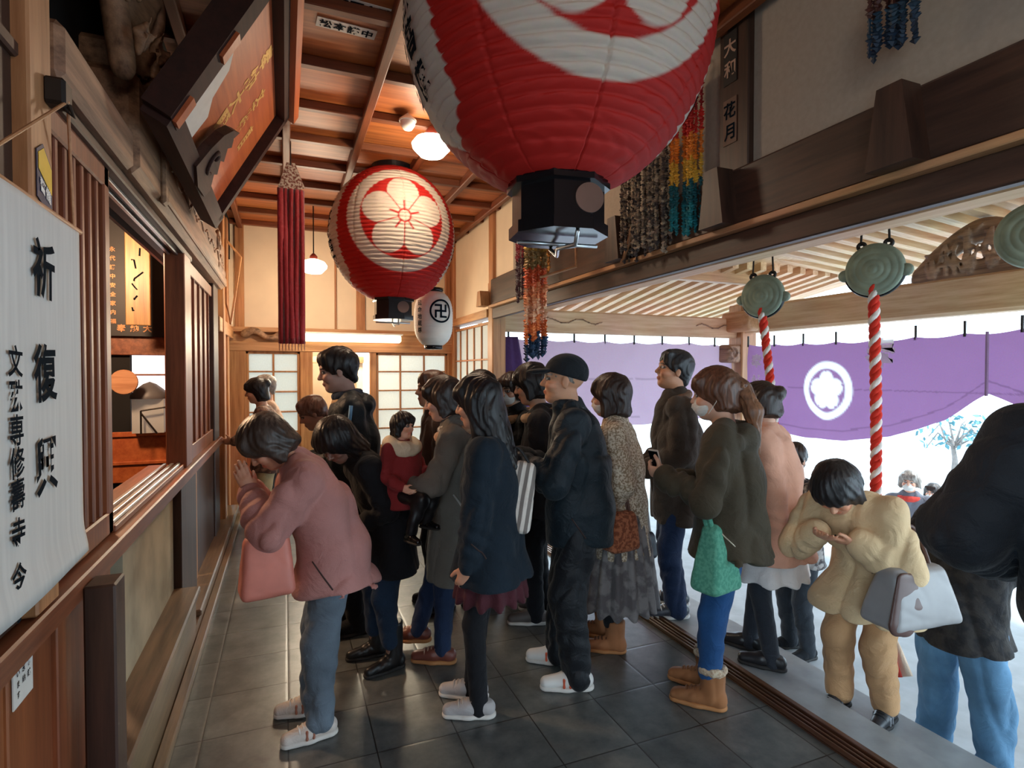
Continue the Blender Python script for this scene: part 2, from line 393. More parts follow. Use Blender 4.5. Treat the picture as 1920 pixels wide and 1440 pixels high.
class Person:
    """one figure; local frame x forward, y left, z up, origin on the ground under the pelvis"""
    def __init__(s, label, base, face=180, H=1.6, z0=0.0, lean=(4, 4, 4), head=(0, 0, 0), px=0.0, drop=0.0, wide=1.0, vox=.0058, skin=(196, 150, 122), name='person', hs=1.0, bare_legs=False):
        s.root = thing(name, label, 'person', (base[0], base[1], z0), math.radians(face)); s.H = H; s.h = vox; s.face = math.radians(face); s.base = np.array([base[0], base[1], z0]); s.skin = np.array(lin(skin))
        s.wide = wide; a1, a2, a3 = [math.radians(a) for a in lean]; d = lambda a: np.array([math.sin(a), 0, math.cos(a)])
        s.P = np.array([px, 0, .53 * H - drop]); s.mid = s.P + d(a1) * .155 * H; s.neck = s.mid + d(a2) * .145 * H; s.d1, s.d2, s.d3 = d(a1), d(a2), d(a3)
        sw = .108 * H * wide; ch = s.neck - s.d2 * .032 * H
        s.sh = {'L': ch + np.array([0, sw, 0]), 'R': ch - np.array([0, sw, 0])}
        s.hsc = hs * H * .138 / .225 * (1 if H > 1.3 else 1.12); s.M = rotm(*head); s.hc = s.neck + s.d3 * .055 * H + s.M @ np.array([.012, 0, .085]) * s.hsc
        s.hip = {'L': s.P + np.array([0, .052 * H, -.02 * H]), 'R': s.P + np.array([0, -.052 * H, -.02 * H])}
        s.arm = {}; s.leg = {}; s.hands = {}
    def loc(s, w):
        w = np.array(w, float) - s.base; c, q = math.cos(s.face), math.sin(s.face); return np.array([w[0] * c + w[1] * q, -w[0] * q + w[1] * c, w[2]])
    def world(s, p):
        c, q = math.cos(s.face), math.sin(s.face); return np.array([p[0] * c - p[1] * q, p[0] * q + p[1] * c, p[2]]) + s.base
    def arms(s, L=None, R=None, pole=None):
        """wrist targets in the local frame (x, y, z); None = hanging"""
        for k, t in (('L', L), ('R', R)):
            sg = 1 if k == 'L' else -1; H = s.H
            if t is None: t = s.sh[k] + np.array([.06, .035 * sg, -.325 * H])
            e, w = ik(s.sh[k], t, .172 * H, .155 * H, (pole or {}).get(k, (-.7, .35 * sg, -.6))); s.arm[k] = (s.sh[k], e, w)
        return s
    def legs_at(s, L=(0, .09, 0), R=(0, -.09, 0), yaw=(8, -8), heel=(0, 0)):
        """ground points (x, y, z) under the ankles"""
        for i, (k, t) in enumerate((('L', L), ('R', R))):
            an = np.array([t[0], t[1], t[2] + .045 * s.H + heel[i]]); kn, an = ik(s.hip[k], an, .235 * s.H, .235 * s.H, (1, .05, .1)); s.leg[k] = (s.hip[k], kn, an, yaw[i], heel[i])
        return s
    def hand(s, k, d=None, n=None, curl=(25, 35, 25), spread=.06, thumb=None, size=1.0):
        sg = 1 if k == 'L' else -1; a, e, w = s.arm[k]; d = nrm(w - e) if d is None else nrm(d); n = np.array((0, -sg, 0) if n is None else n, float); n = nrm(n - d * (n @ d))
        t = np.cross(n, d) if k == 'L' else np.cross(d, n); s.hands[k] = (w, d, n, t, curl, spread, thumb, size * s.H / 1.62); return s
    def _hand(s, F, k):
        w, d, n, t, curl, sp, th, q = s.hands[k]; F.rc(w - d * .02, w + d * .02, .021 * q, .022 * q, w=(t, 1.25), k=.012)
        F.rc(w + d * .025 * q, w + d * .078 * q, .019 * q, .017 * q, w=(t, 1.95), k=.012)
        for i in range(4):
            p = w + q * (d * (.088, .094, .09, .078)[i] + t * (.027, .009, -.009, -.026)[i]); L = (.074, .082, .076, .058)[i] * q; ang = 0; r = (.0088, .0092, .0088, .0078)[i] * q
            for j, fr in enumerate((.45, .31, .24)):
                ang += math.radians(curl[j] * (1 + .12 * (i - 1))); dr = nrm(d * math.cos(ang) + n * math.sin(ang) + t * sp * (1.5 - i)); p2 = p + dr * L * fr
                F.rc(p, p2, r, r * .93, k=.004); p = p2; r *= .93
        b = w + q * (d * .028 + t * .026); dr = nrm(th if th is not None else (d * .75 + t * .6 + n * .35)); m = b + dr * .045 * q; F.rc(b, m, .0125 * q, .0105 * q, k=.008); dr2 = nrm(dr + d * .5); F.rc(m, m + dr2 * .03 * q, .0105 * q, .0088 * q, k=.004)
    def hp(s, x, y, z): return s.hc + s.M @ (np.array([x, y, z]) * s.hsc)
    def body(s, look=(0, 0), age=0, mouth=0.0, brow=(40, 30, 26), brows=True, face=True, full=True):
        """the figure itself: head with face, neck, torso, arms, hands and legs as one surface"""
        F = SDF(s.h); H, q, M = s.H, s.hsc, s.M; E = lambda c, r, k=.012, mode='u', M2=None: F.ell(s.hp(*c), np.array(r) * q, M if M2 is None else M2, k * q, mode)
        F.rc(s.P, s.mid, .075 * H, .068 * H, w=((0, 1, 0), 1.3)); F.rc(s.mid, s.neck - s.d2 * .05 * H, .07 * H, .06 * H, w=((0, 1, 0), 1.4)); F.rc(s.sh['L'], s.sh['R'], .032 * H, k=.03)
        for k in 'LR':
            if k in s.arm: a, e, w = s.arm[k]; F.rc(a, e, .026 * H, .022 * H, k=.02); F.rc(e, w, .022 * H, .016 * H, k=.012)
            if k in s.leg: a, kn, an = s.leg[k][:3]; F.rc(a, kn, .04 * H, .028 * H, k=.03); F.rc(kn, an, .028 * H, .018 * H, k=.02)
        F.rc(s.neck - s.d2 * .02, s.hp(-.018, 0, -.06), .034 * H, .054 * q, k=.025)
        E((-.012, 0, .035), (.098, .076, .086)); E((.026, 0, -.035), (.066, .062, .082), .02); E((.058, 0, -.092), (.030, .034, .024), .025); E((.02, 0, -.075), (.055, .055, .03), .02)
        if face:
            E((.083, 0, .03), (.014, .05, .016), .02)
            for y in (1, -1):
                E((.066, .042 * y, -.026), (.026, .022, .022), .018); E((.103, .031 * y, .008), (.014, .017, .009), .008, 's'); E((.078, .031 * y, .007), (.0145, .016, .0125), .003)
                E((-.004, .076 * y, -.008), (.018, .008, .032), .008); E((.004, .086 * y, -.006), (.009, .006, .016), .006, 's')
            F.rc(s.hp(.088, 0, .014), s.hp(.110, 0, -.022), .008 * q, .0115 * q, k=.01 * q)
            for y in (1, -1): E((.1, .011 * y, -.027), (.010, .008, .008), .006)
            E((.090, 0, -.056), (.012, .023, .0055), .006); E((.088, 0, -.066 - mouth * .01), (.011, .02, .006), .005)
            if mouth: E((.1, 0, -.061 - mouth * .004), (.012, .016, .004 + .005 * mouth), .003, 's')
        for k in s.hands: s._hand(F, k)
        Mi, hc = M, s.hc; sk = s.skin
        def color(V):
            L = (V - hc) @ Mi / q; C = np.tile(sk, (len(V), 1)); C *= (1 + .06 * np.sin(V[:, :1] * 60) * np.sin(V[:, 2:] * 50))
            if not face: return C
            x, y, z = L.T; ay = abs(y); hd = (np.abs(L) < .16).all(1)
            def mixc(m, c, a=1.0): C[m] = C[m] * (1 - a) + np.array(c) * a
            mixc(hd & (abs(ay - .045) < .022) & (abs(z + .025) < .02) & (x > .04), sk * np.array([1.08, .86, .8]), .6)
            mixc(hd & (x > .075) & (abs(z + .061) < .011) & (ay < .024), sk * np.array([.82, .5, .48]), .9)
            ex = (x > .07) & hd; e = ((ay - .031) / .0175) ** 2 + ((z - .008) / .0095) ** 2
            mixc(ex & (e < 1.3), (.03, .02, .018)); mixc(ex & (e < .62) , (.5, .46, .42)); mixc(ex & ((ay - .031 - .004 * look[0] * np.sign(y)) ** 2 + (z - .009) ** 2 < .0072 ** 2), (.012, .009, .008))
            if brows: mixc(hd & (x > .055) & (abs(z - .031 + (ay - .03) ** 2 * 4) < .0055) & (ay > .012) & (ay < .052), np.array(lin(brow)), .85)
            if age: mixc(hd & (x > .03) & (np.sin(z * 260 + y * 90) > .8), sk * .72, .5 * age)
            return C
        s.b = F.build('body', SKIN, s.root, smooth=1, color=color); return s
    # ---- clothing
    def coat(s, mat, name='coat', hem=.36, puff=1.0, flare=.02, slim=1.0, sleeve=1.0, folds=.007, seed=0., collar=None, back=0.0, cuff=0.0, h=None, hemx=0.0, open_front=False, body_only=False, wideY=1.28, belly=0.0):
        H = s.H; F = SDF(h or max(.0078, s.h * 1.35)); W = (0, 1, 0); p = puff * .94
        hb = np.array([s.P[0] + hemx, 0, hem * H])
        F.rc(s.P + s.d1 * .02, s.mid, .088 * H * p * slim, .083 * H * p * slim, w=(W, wideY), k=.04); F.rc(s.mid, s.neck - s.d2 * .055 * H, .086 * H * p * slim, .073 * H * p, w=(W, wideY * 1.06), k=.05)
        if belly: F.ell(s.P + s.d1 * .06 * H + np.array([.05 * H, 0, 0]), np.array([.09, .1, .1]) * H * belly, k=.06)
        if hem < .5: F.rc(s.P, hb, .092 * H * p * slim, (.092 + flare) * H * p, w=(W, 1.22), k=.05, fold=(.006, 0, 0))
        F.plane(hb, (0, 0, -1), .012)
        F.rc(s.sh['L'], s.sh['R'], .039 * H * p, k=.04)
        if not body_only:
            for k in 'LR':
                a, e, w = s.arm[k]; q = .0425 * H * p * sleeve; u = nrm(w - e)
                F.rc(a, e, q, q * .9, k=.02, fold=(.004, 60, seed)); w2 = w - u * .012
                F.rc(e, w2, q * .92, q * .74 + cuff, k=.014, fold=(.006, 90, seed + 1)); F.plane(w2 + u * .0, u, .001) if False else None
        if collar == 'stand': F.rc(s.neck - s.d2 * .02 * H, s.neck + s.d3 * .028 * H, .058 * H, .05 * H, w=(W, 1.1), k=.02)
        elif collar == 'hood':
            F.ell(s.neck - s.d2 * .015 * H + np.array([-.045 * H, 0, 0]), np.array([.05, .08, .04]) * H, rotm(-20), .03); F.rc(s.neck + np.array([-.01, .06 * H, 0]), s.neck + np.array([-.01, -.06 * H, 0]), .032 * H, k=.03)
        elif collar == 'flat': F.rc(s.neck - s.d2 * .02 * H, s.neck + s.d2 * .005 * H, .062 * H, .05 * H, w=(W, 1.25), k=.02)
        elif collar == 'fur':
            for a in np.linspace(0, 2 * math.pi, 12, endpoint=False): F.ell(s.neck + np.array([.055 * H * math.cos(a), .065 * H * math.sin(a), .012 * H * math.cos(a * 3)]), np.array([.026, .026, .024]) * H, k=.015)
        if back: F.ell(s.mid + np.array([-back, 0, 0]), (.08, .14, .2), k=.06)
        F.folds(folds * 1.25, 12., seed)
        F.ell(s.hp(.0, 0, -.02), np.array([.085, .078, .105]) * s.hsc, s.M, .01, 's')
        s.c = F.build(name, mat, s.root, smooth=1); return s
    def surf(s, x, z, y0=1.2):
        """point of the coat's left side at local x, z"""
        hit, p, n_, i_ = s.c.ray_cast(Vector((x, y0, z)), Vector((0, -1, 0))); return np.array(p[:]) if hit else np.array([x, .17, z])
    def pocket(s, a, b, mat=None, r=.0035, name='pocket'):
        m = MB(); m.tube([s.surf(a[0] + (b[0] - a[0]) * t, a[1] + (b[1] - a[1]) * t) for t in np.linspace(0, 1, 7)], r, 6); m.build(name, mat or SEAM, s.root, True); return s
    def pants(s, mat, name='trousers', r=1.0, folds=.006, seed=0., cuff=.05, knee=1.0, h=None, flare=1.0):
        H = s.H; F = SDF(h or max(.008, s.h * 1.4)); F.rc(s.hip['L'], s.hip['R'], .056 * H * min(r, 1), k=.04); F.rc(s.P, s.P + s.d1 * .05 * H, .058 * H * min(r, 1), w=((0, 1, 0), 1.25), k=.03)
        for k in 'LR':
            a, kn, an = s.leg[k][:3]; F.rc(a, kn, .054 * H * min(r, 1.05), .043 * H * r * knee, k=.03, fold=(.003 * r, 40, seed)); b = an + nrm(kn - an) * (cuff - .045 * H)
            F.rc(kn, b, .043 * H * r * knee, .033 * H * r * flare, k=.02, fold=(.0025 * r if r > .9 else .001, 75, seed + (k == 'L')))
        F.folds(folds * .9, 16., seed, .5); F.build(name, mat, s.root); return s
    def skirt(s, mat, hem=.3, flare=.05, n=12, amp=.012, name='skirt', r=1.0, h=None):
        H = s.H; F = SDF(h or .009); b = np.array([s.P[0], 0, hem * H]); F.rc(s.P + s.d1 * .03, b, .085 * H * r, (.085 + flare) * H * r, w=((0, 1, 0), 1.25)); F.plane(b, (0, 0, -1), .01); x0 = s.P[0]
        F.disp(lambda X, Y, Z: amp * np.sin(n * np.arctan2(Y, X - x0)) * np.clip((s.P[2] - Z) / .25, 0, 1)); F.build(name, mat, s.root); return s
    def shoes(s, mat, sole, style='sneaker', lace=None, trim=None, name='shoe', size=1.0):
        for k in 'LR':
            a, kn, an, yaw, heel = s.leg[k]; q = s.H / 1.6 * size; c, sn = math.cos(math.radians(yaw)), math.sin(math.radians(yaw)); pt = math.atan2(heel, .17)
            R = np.array([[c, -sn, 0], [sn, c, 0], [0, 0, 1]]) @ np.array([[math.cos(pt), 0, math.sin(pt)], [0, 1, 0], [-math.sin(pt), 0, math.cos(pt)]]); o = np.array([an[0], an[1], an[2] - .045 * s.H]); X = (R * q, o)
            F = SDF(.0062); F.rc((-.045, 0, .045), (.05, 0, .05), .036, .036, k=.02, w=((0, 1, 0), .98)); F.rc((.05, 0, .046), (.15, 0, .034), .037, .029, k=.02, w=((0, 1, 0), 1.12)); F.rc((-.035, 0, .05), (-.012, 0, .095), .035, .036, k=.02)
            if style == 'boot': F.rc((-.02, 0, .06), (-.015, 0, .19), .046, .052, k=.03, w=((1, 0, 0), 1.1)); F.folds(.004, 40); F.plane((0, 0, .19), (0, 0, 1))
            elif style == 'tall': F.rc((-.02, 0, .06), (-.01, 0, .30), .044, .056, k=.03); F.folds(.004, 35); F.plane((0, 0, .29), (0, 0, 1))
            else: F.plane((0, 0, .088), (-.18, 0, 1))
            F.plane((0, 0, .014), (0, 0, -1)); ob = F.build(name, mat, s.root, X)
            G = SDF(.0062); G.rc((-.045, 0, .012), (.05, 0, .012), .040, .040, k=.02); G.rc((.05, 0, .012), (.148, 0, .014), .042, .033, k=.02, w=((0, 1, 0), 1.1)); G.plane((0, 0, .024), (0, 0, 1)); G.plane((0, 0, .001), (0, 0, -1)); G.build('sole', sole, ob, X)
            if lace:
                m = MB()
                for i in range(4): 
                    x = .035 + .02 * i; z = .092 - .0045 * i; m.tube([(x, -.030, z - .024), (x + .003, -.016, z - .004), (x + .006, 0, z), (x + .003, .016, z - .004), (x, .030, z - .024)], .0042, 6)
                m.tube([(.03, -.002, .092), (.02, .022, .098), (.035, .03, .088), (.034, .004, .094)], .0035, 6); m.tube([(.03, -.002, .092), (.02, -.022, .098), (.035, -.03, .088), (.034, .004, .094)], .0035, 6)
                m.v = [tuple(np.array(v) @ (R * q).T + o) for v in m.v]; m.build('laces', lace, ob, smooth=True)
            if trim:
                T = SDF(.007)
                if style == 'boot':
                    for a_ in np.linspace(0, 6.28, 12, endpoint=False): T.ell((-.016 + .052 * math.cos(a_), .048 * math.sin(a_), .185), (.017, .016, .022), k=.012)
                    T.box((-.05, .0, .13), (.012, .03, .05), .008); T.folds(.004, 60)
                    T.build('fur_cuff', trim, ob, X)
                else:
                    for x_ in (.035, .065):
                        for y_ in (.033, -.033): T = SDF(.006); T.box((x_, y_, .044), (.008, .011, .026), .003, k=.002); T.build('stripe', trim, ob, X)
        return s
    def hair(s, mat, style='short', length=.12, h=None, vol=1.0, seed=0., part='hair'):
        F = SDF(h or .0062); v = vol
        if style == 'short':
            F.ell((-.012, 0, .042), (.106 * v, .086 * v, .094 * v)); F.rc((-.06, 0, .0), (-.07, 0, -.055), .05, .035, w=((0, 1, 0), 1.25), k=.03)
            F.rc((.02, .078, .03), (.012, .08, -.015), .014, .008, k=.015); F.rc((.02, -.078, .03), (.012, -.08, -.015), .014, .008, k=.015)
            F.cut(lambda X, Y, Z: .68 * X - .73 * Z - .022 - .012 * np.sin(Y * 90 + X * 40), .012)
            F.ell((.0, .09, -.012), (.017, .02, .027), k=.004, mode='s'); F.ell((.0, -.09, -.012), (.017, .02, .027), k=.004, mode='s')
            F.rc((.06, -.04, .096), (.06, .04, .096), .024, k=.03)
        else:
            b = -.045 - length; F.ell((-.012, 0, .042), (.112 * v, .092 * v, .1 * v)); 
            F.rc((-.035, 0, .02), (-.045, 0, b * .75), .082 * v, .074 * v, w=((0, 1, 0), 1.16), k=.03)
            if style in ('long', 'messy'): F.rc((-.05, 0, -.05), (-.085, 0, b), .078, .06, w=((0, 1, 0), 1.25), k=.03); F.rc((.012, .075, .02), (.02, .085, b * .8), .026, .024, k=.03); F.rc((.012, -.075, .02), (.02, -.085, b * .8), .026, .024, k=.03)
            elif style == 'bob': F.rc((.015, .08, .03), (.012, .088, b), .03, .026, k=.03); F.rc((.015, -.08, .03), (.012, -.088, b), .03, .026, k=.03)
            if style != 'messy': F.cut(lambda X, Y, Z: b - .012 * np.sin(Y * 60) - Z, .012)
            F.ell((.1, 0, -.062), (.075, .066, .105), k=.016, mode='s')
            F.rc((.07, -.05, .075), (.07, .05, .075), .026, k=.02); F.rc((.09, -.045, .05), (.09, .045, .05), .014, k=.02)
            if style == 'pony':
                F.rc((-.1, 0, .03), (-.13, 0, .02), .03, .036, k=.02); F.rc((-.13, 0, .02), (-.16, 0, -.1), .038, .042, k=.02, w=((0, 1, 0), 1.2)); F.rc((-.16, 0, -.1), (-.15, .01, -.25), .042, .018, k=.02)
            if style == 'bun': F.ell((-.115, 0, .055), (.045, .05, .045), k=.012)
        F.disp(lambda X, Y, Z: .0028 * np.sin(np.arctan2(Y, X + .15) * 46 + 3 * np.sin(Z * 22 + seed) + 25 * Z * np.sign(X + .02)) + .004 * np.sin(X * 45 + Z * 30 + seed) * np.sin(Y * 38 + Z * 21))
        o = F.build(part, mat, s.root, (s.M * s.hsc, s.hc)); s.ho = o; return s
    def mask(s, mat):
        F = SDF(.005); F.ell((.052, 0, -.052), (.058, .062, .056)); F.rc((.088, 0, -.02), (.108, 0, -.045), .010, .010, k=.02); F.plane((.02, 0, 0), (-1, 0, .1)); F.plane((0, 0, -.012), (-.2, 0, 1)); F.plane((0, 0, -.106), (0, 0, -1)); F.disp(lambda X, Y, Z: .0012 * np.sin(Z * 420)); o = F.build('face_mask', mat, s.root, (s.M * s.hsc, s.hc)); 
        for y in (1, -1):
            m = MB(); m.tube([s.hp(.04, .062 * y, -.02), s.hp(-.004, .084 * y, -.01), s.hp(-.004, .084 * y, -.03), s.hp(.04, .062 * y, -.085)], .0018, 5); m.build('ear_loop', mat, o)
        return s
    def collar_band(s, mat, name='scarf', r=.03, thick=.02, up=.0, tilt=0):
        F = SDF(.0075)
        for a in np.linspace(0, 2 * math.pi, 18, endpoint=False):
            a2 = a + 2 * math.pi / 18; f = lambda t: s.neck + s.d3 * up + np.array([r * 1.15 * math.cos(t), r * 1.3 * math.sin(t), tilt * math.cos(t)]) * s.H / 1.6; F.rc(f(a), f(a2), thick, k=.01)
        F.folds(.004, 40); F.build(name, mat, s.root); return s
    def dots(s, pts, r, mat, name='button'):
        for p in pts: m = MB(); m.lathe([(0.0001, r * .5), (r * .7, r * .4), (r, 0), (r * .7, -r * .4), (0.0001, -r * .5)], p, 10, 'y'); m.build(name, mat, s.root, smooth=True)
        return s
# ------------------------------------------------------------------ materials of the place
W_OR = wood('ceiling_board_wood', (150, 78, 36), (205, 122, 66), 'x', .5)
W_BAT = wood('batten_wood', (92, 46, 26), (140, 78, 46), 'x', .5)
W_BATY = wood('ceiling_beam_wood', (98, 50, 28), (150, 84, 50), 'y', .5)
W_BEAM = wood('old_beam_wood', (104, 74, 54), (196, 150, 114), 'y', .6, bump=.6)
W_DKY = wood('dark_lintel_wood', (50, 34, 27), (92, 64, 50), 'y', .5)
W_DKZ = wood('dark_post_wood', (48, 32, 25), (84, 57, 44), 'z', .5)
W_REDZ = wood('red_brown_wood', (112, 58, 34), (168, 98, 62), 'z', .45)
W_REDY = wood('red_brown_rail_wood', (112, 60, 36), (172, 104, 68), 'y', .45)
W_PANEL = wood('panel_board_wood', (108, 54, 28), (176, 104, 62), 'z', .5, .6)
W_LTZ = wood('light_post_wood', (160, 104, 62), (214, 156, 106), 'z', .5)
W_LTY = wood('light_beam_wood', (176, 120, 78), (226, 172, 124), 'y', .55)
W_LTX = wood('light_cross_wood', (176, 120, 78), (226, 172, 124), 'x', .55)
W_BENCH = wood('worn_bench_wood', (96, 74, 54), (150, 120, 90), 'y', .45)
W_THR = wood('threshold_wood', (62, 40, 29), (120, 80, 56), 'y', .35)
W_SIGN = wood('sign_board_wood', (176, 84, 42), (216, 118, 66), 'y', .5)
W_FRAME = wood('sign_frame_wood', (44, 20, 15), (70, 34, 25), 'y', .8)
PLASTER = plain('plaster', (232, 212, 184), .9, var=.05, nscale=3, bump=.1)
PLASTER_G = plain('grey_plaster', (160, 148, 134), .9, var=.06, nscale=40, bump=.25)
PLASTER_OLD = plain('stained_plaster', (176, 164, 138), .9, var=.3, nscale=3.5, bump=.15)
BLACK = plain('black_lacquer', (14, 16, 20), .22, var=.1)
VOID = plain('void_black', (16, 15, 16), .8, var=.3, nscale=4)  # near-black, also paints the shade of the recess and lattice room
SILVER = plain('aluminium', (200, 204, 206), .3, .9, var=.05)
PAPER = plain('paper', (226, 224, 216), .8, var=.04, nscale=20)
INK = plain('ink', (16, 26, 34), .95, var=.1, spec=.05)
GOLD = plain('gold_paint', (226, 186, 112), .4, .3, var=.12, nscale=30)
WHITE = plain('white_paint', (240, 240, 236), .6, var=.03)
IRON = plain('iron', (52, 48, 46), .5, .7, var=.2)
def shoji_mat():
    m, nt, n, l, b = newmat('shoji_paper'); tr = n.new('ShaderNodeBsdfTranslucent'); mix = n.new('ShaderNodeMixShader'); mix.inputs[0].default_value = .6
    no = n.new('ShaderNodeTexNoise'); no.inputs['Scale'].default_value = 60; cr = n.new('ShaderNodeValToRGB'); cr.color_ramp.elements[0].color = rgba((222, 222, 214)); cr.color_ramp.elements[1].color = rgba((240, 240, 234))
    l.new(no.outputs['Fac'], cr.inputs['Fac']); l.new(cr.outputs['Color'], b.inputs['Base Color']); l.new(cr.outputs['Color'], tr.inputs['Color'])
    l.new(b.outputs[0], mix.inputs[1]); l.new(tr.outputs[0], mix.inputs[2]); l.new(mix.outputs[0], n['Material Output'].inputs['Surface']); return m
SHOJI = shoji_mat()
W_PX = wood('porch_wood_lit_across', (206, 156, 112), (244, 206, 164), 'x', .6); W_PY = wood('porch_wood_lit_along', (206, 156, 112), (244, 206, 164), 'y', .6)  # light wood made paler, outdoor light put into the colour
def tile_mat():
    m, nt, n, l, b = newmat('slate_tiles'); tc = n.new('ShaderNodeTexCoord'); sp = n.new('ShaderNodeSeparateXYZ'); l.new(tc.outputs['Object'], sp.inputs[0])
    def math_(op, a, b_=None, c=None):
        q = n.new('ShaderNodeMath'); q.operation = op
        for i, v in enumerate((a, b_, c)):
            if v is None: continue
            if isinstance(v, (int, float)): q.inputs[i].default_value = v
            else: l.new(v, q.inputs[i])
        return q.outputs[0]
    u = math_('DIVIDE', sp.outputs['X'], .348); v = math_('DIVIDE', math_('ADD', sp.outputs['Y'], .14), .36)
    du = math_('PINGPONG', u, .5); dv = math_('PINGPONG', v, .5)          # distance to the nearest joint
    j = math_('MINIMUM', du, dv); gap = math_('LESS_THAN', j, .0085); lip = math_('SMOOTH_MIN', j, .03, .02)
    cell = n.new('ShaderNodeCombineXYZ'); l.new(math_('FLOOR', u), cell.inputs[0]); l.new(math_('FLOOR', v), cell.inputs[1])
    wn_ = n.new('ShaderNodeTexWhiteNoise'); l.new(cell.outputs[0], wn_.inputs['Vector'])
    no = n.new('ShaderNodeTexNoise'); no.inputs['Scale'].default_value = 7; no.inputs['Detail'].default_value = 8; no.inputs['Roughness'].default_value = .7; l.new(tc.outputs['Object'], no.inputs['Vector'])
    cr = n.new('ShaderNodeValToRGB'); cr.color_ramp.elements[0].position = .3; cr.color_ramp.elements[1].position = .75
    cr.color_ramp.elements[0].color = rgba((64, 70, 72)); cr.color_ramp.elements[1].color = rgba((116, 119, 116)); l.new(no.outputs['Fac'], cr.inputs['Fac'])
    hs = n.new('ShaderNodeHueSaturation'); l.new(cr.outputs['Color'], hs.inputs['Color']); l.new(math_('MULTIPLY_ADD', wn_.outputs['Value'], .3, .85), hs.inputs['Value'])
    mx = n.new('ShaderNodeMix'); mx.data_type = 'RGBA'; l.new(gap, mx.inputs['Factor']); l.new(hs.outputs['Color'], mx.inputs['A']); mx.inputs['B'].default_value = rgba((44, 44, 42)); l.new(mx.outputs['Result'], b.inputs['Base Color'])
    l.new(math_('MULTIPLY_ADD', no.outputs['Fac'], .14, .24), b.inputs['Roughness']); b.inputs['Specular IOR Level'].default_value = .6
    bu = n.new('ShaderNodeBump'); bu.inputs['Strength'].default_value = .3; bu.inputs['Distance'].default_value = .006
    l.new(math_('MULTIPLY_ADD', lip, 14, math_('MULTIPLY', no.outputs['Fac'], .25)), bu.inputs['Height']); l.new(bu.outputs['Normal'], b.inputs['Normal']); return m
TILE = tile_mat()
STONE = plain('step_stone', (150, 156, 160), .45, var=.15, nscale=9, bump=.15)
PAVE = plain('paving_stone', (176, 182, 186), .8, var=.12, nscale=6, bump=.1)

# ------------------------------------------------------------------ floor, ceiling, walls
XL, XR, YB, ZC = -.60, 2.15, 7.5, 3.40
m = MB(); m.box(-.7, 2.14, -2.2, YB + 3, -.12, 0); struct(m.build('floor', TILE))
m = MB(); m.box(-.8, 2.6, -2.2, YB + .1, ZC, ZC + .05); struct(m.build('ceiling', W_OR))
m = MB(); m.box(-6, 7.2, -2.4, 10, 4.15, 4.3); struct(m.build('roof', VOID))
for i, x in enumerate((-.49, .02, .53, 1.04, 1.55, 2.06)):
    m = MB(); m.box(x - .028, x + .028, -2.2, YB, ZC - .075, ZC, .006); struct(m.build('ceiling_beam_%d' % (i + 1), W_BATY))
for i in range(18):
    y = -1.6 + .56 * i - .0
    m = MB(); m.box(XL, XR, y - .028, y + .028, ZC - .058, ZC, .006); struct(m.build('ceiling_batten_%d' % (i + 1), W_BAT))

m = MB(); m.box(-.8, 2.6, -2.3, -2.2, 0, ZC); struct(m.build('wall_light_block', W_PANEL))  # unseen wall added behind the camera to shut out sky light
# threshold: grooved wooden sliding-door track, then two stone steps and the paved ground
m = MB()
m.box(2.14, 2.27, -2.2, 5.85, -.12, .006)
for x in (2.143, 2.168, 2.194, 2.226): m.box(x, x + (.012 if x < 2.2 else .03), -2.2, 5.85, .006, .026, .003)
struct(m.build('trim_1', W_THR))
m = MB(); m.box(2.27, 2.50, -2.2, 6.3, -.3, -.002, .012); struct(m.build('step_1', STONE))
m = MB(); m.box(2.50, 2.80, -2.2, 6.3, -.45, -.075, .012); struct(m.build('step_2', STONE))
m = MB(); m.box(2.6, 6.25, -6, 9, -1.3, -.42); struct(m.build('step_3', PAVE))
m = MB(); m.box(-20, 60, -30, 60, -1.3, -1.2); struct(m.build('ground', PAVE))

# left wall -------------------------------------------------------
def sbox(name, mat, *a, bev=.006): m = MB(); m.box(*a, bev); return struct(m.build(name, mat))
sbox('trim_2', W_BENCH, -.5, -.45, -2, 6.9, 0, .045)                       # plinth along the floor
m = MB(); m.box(-.62, -.475, 2.11, 3.76, .3, .34, .008); m.box(-.56, -.5, 2.11, 3.76, .04, .3, .004); m.box(-.62, -.49, 3.9, 6.9, .1, .14, .008); m.box(-.58, -.50, 3.76, 6.9, 0, .1)
b_ = m.build('wall_ledge', W_BENCH); struct(b_)
sbox('wall_left_plaster', PLASTER_OLD, -.66, -.61, 2.66, 3.74, .05, .93, bev=0)
m = MB()
m.box(-.66, -.615, .8, 2.5, 0, .93)                                        # boarded dado
for y0, y1 in ((1.15, 1.62), (1.64, 1.95), (1.99, 2.33)): m.box(-.625, -.605, y0, y1, 0, .93, .004)
m.box(-.61, -.595, 2.34, 2.43, 0, .93, .004); m.box(-.61, -.59, 1.9, 1.97, 0, .93, .004)
struct(m.build('wall_left_dado', W_PANEL))
sbox('trim_3', W_DKZ, -.56, -.478, 2.0, 2.11, 0, .965)                      # dark post under the rail
sbox('trim_4', W_DKZ, -.66, -.57, 3.76, 4.35, .1, .93)
sbox('trim_5', W_LTZ, -.66, -.59, 4.38, 4.55, .1, .93)
sbox('trim_6', W_DKZ, -.66, -.60, 4.58, 5.9, .1, .93)
sbox('trim_7', W_REDY, -.70, -.56, .8, 6.0, .925, .995)                    # long rail
m = MB(); m.box(-.80, -.60, 2.53, 4.1, .995, 1.02, .003); struct(m.build('window_sill', W_REDY))
m = MB()
for x in (-.625, -.66, -.70): m.box(x - .009, x + .009, 2.55, 4.05, 1.02, 1.034, .002)
struct(m.build('trim_8', SILVER))
m = MB()
for x in (-.63, -.672): m.box(x - .009, x + .009, 2.45, 4.3, 2.338, 2.352, .002)
struct(m.build('trim_9', SILVER))
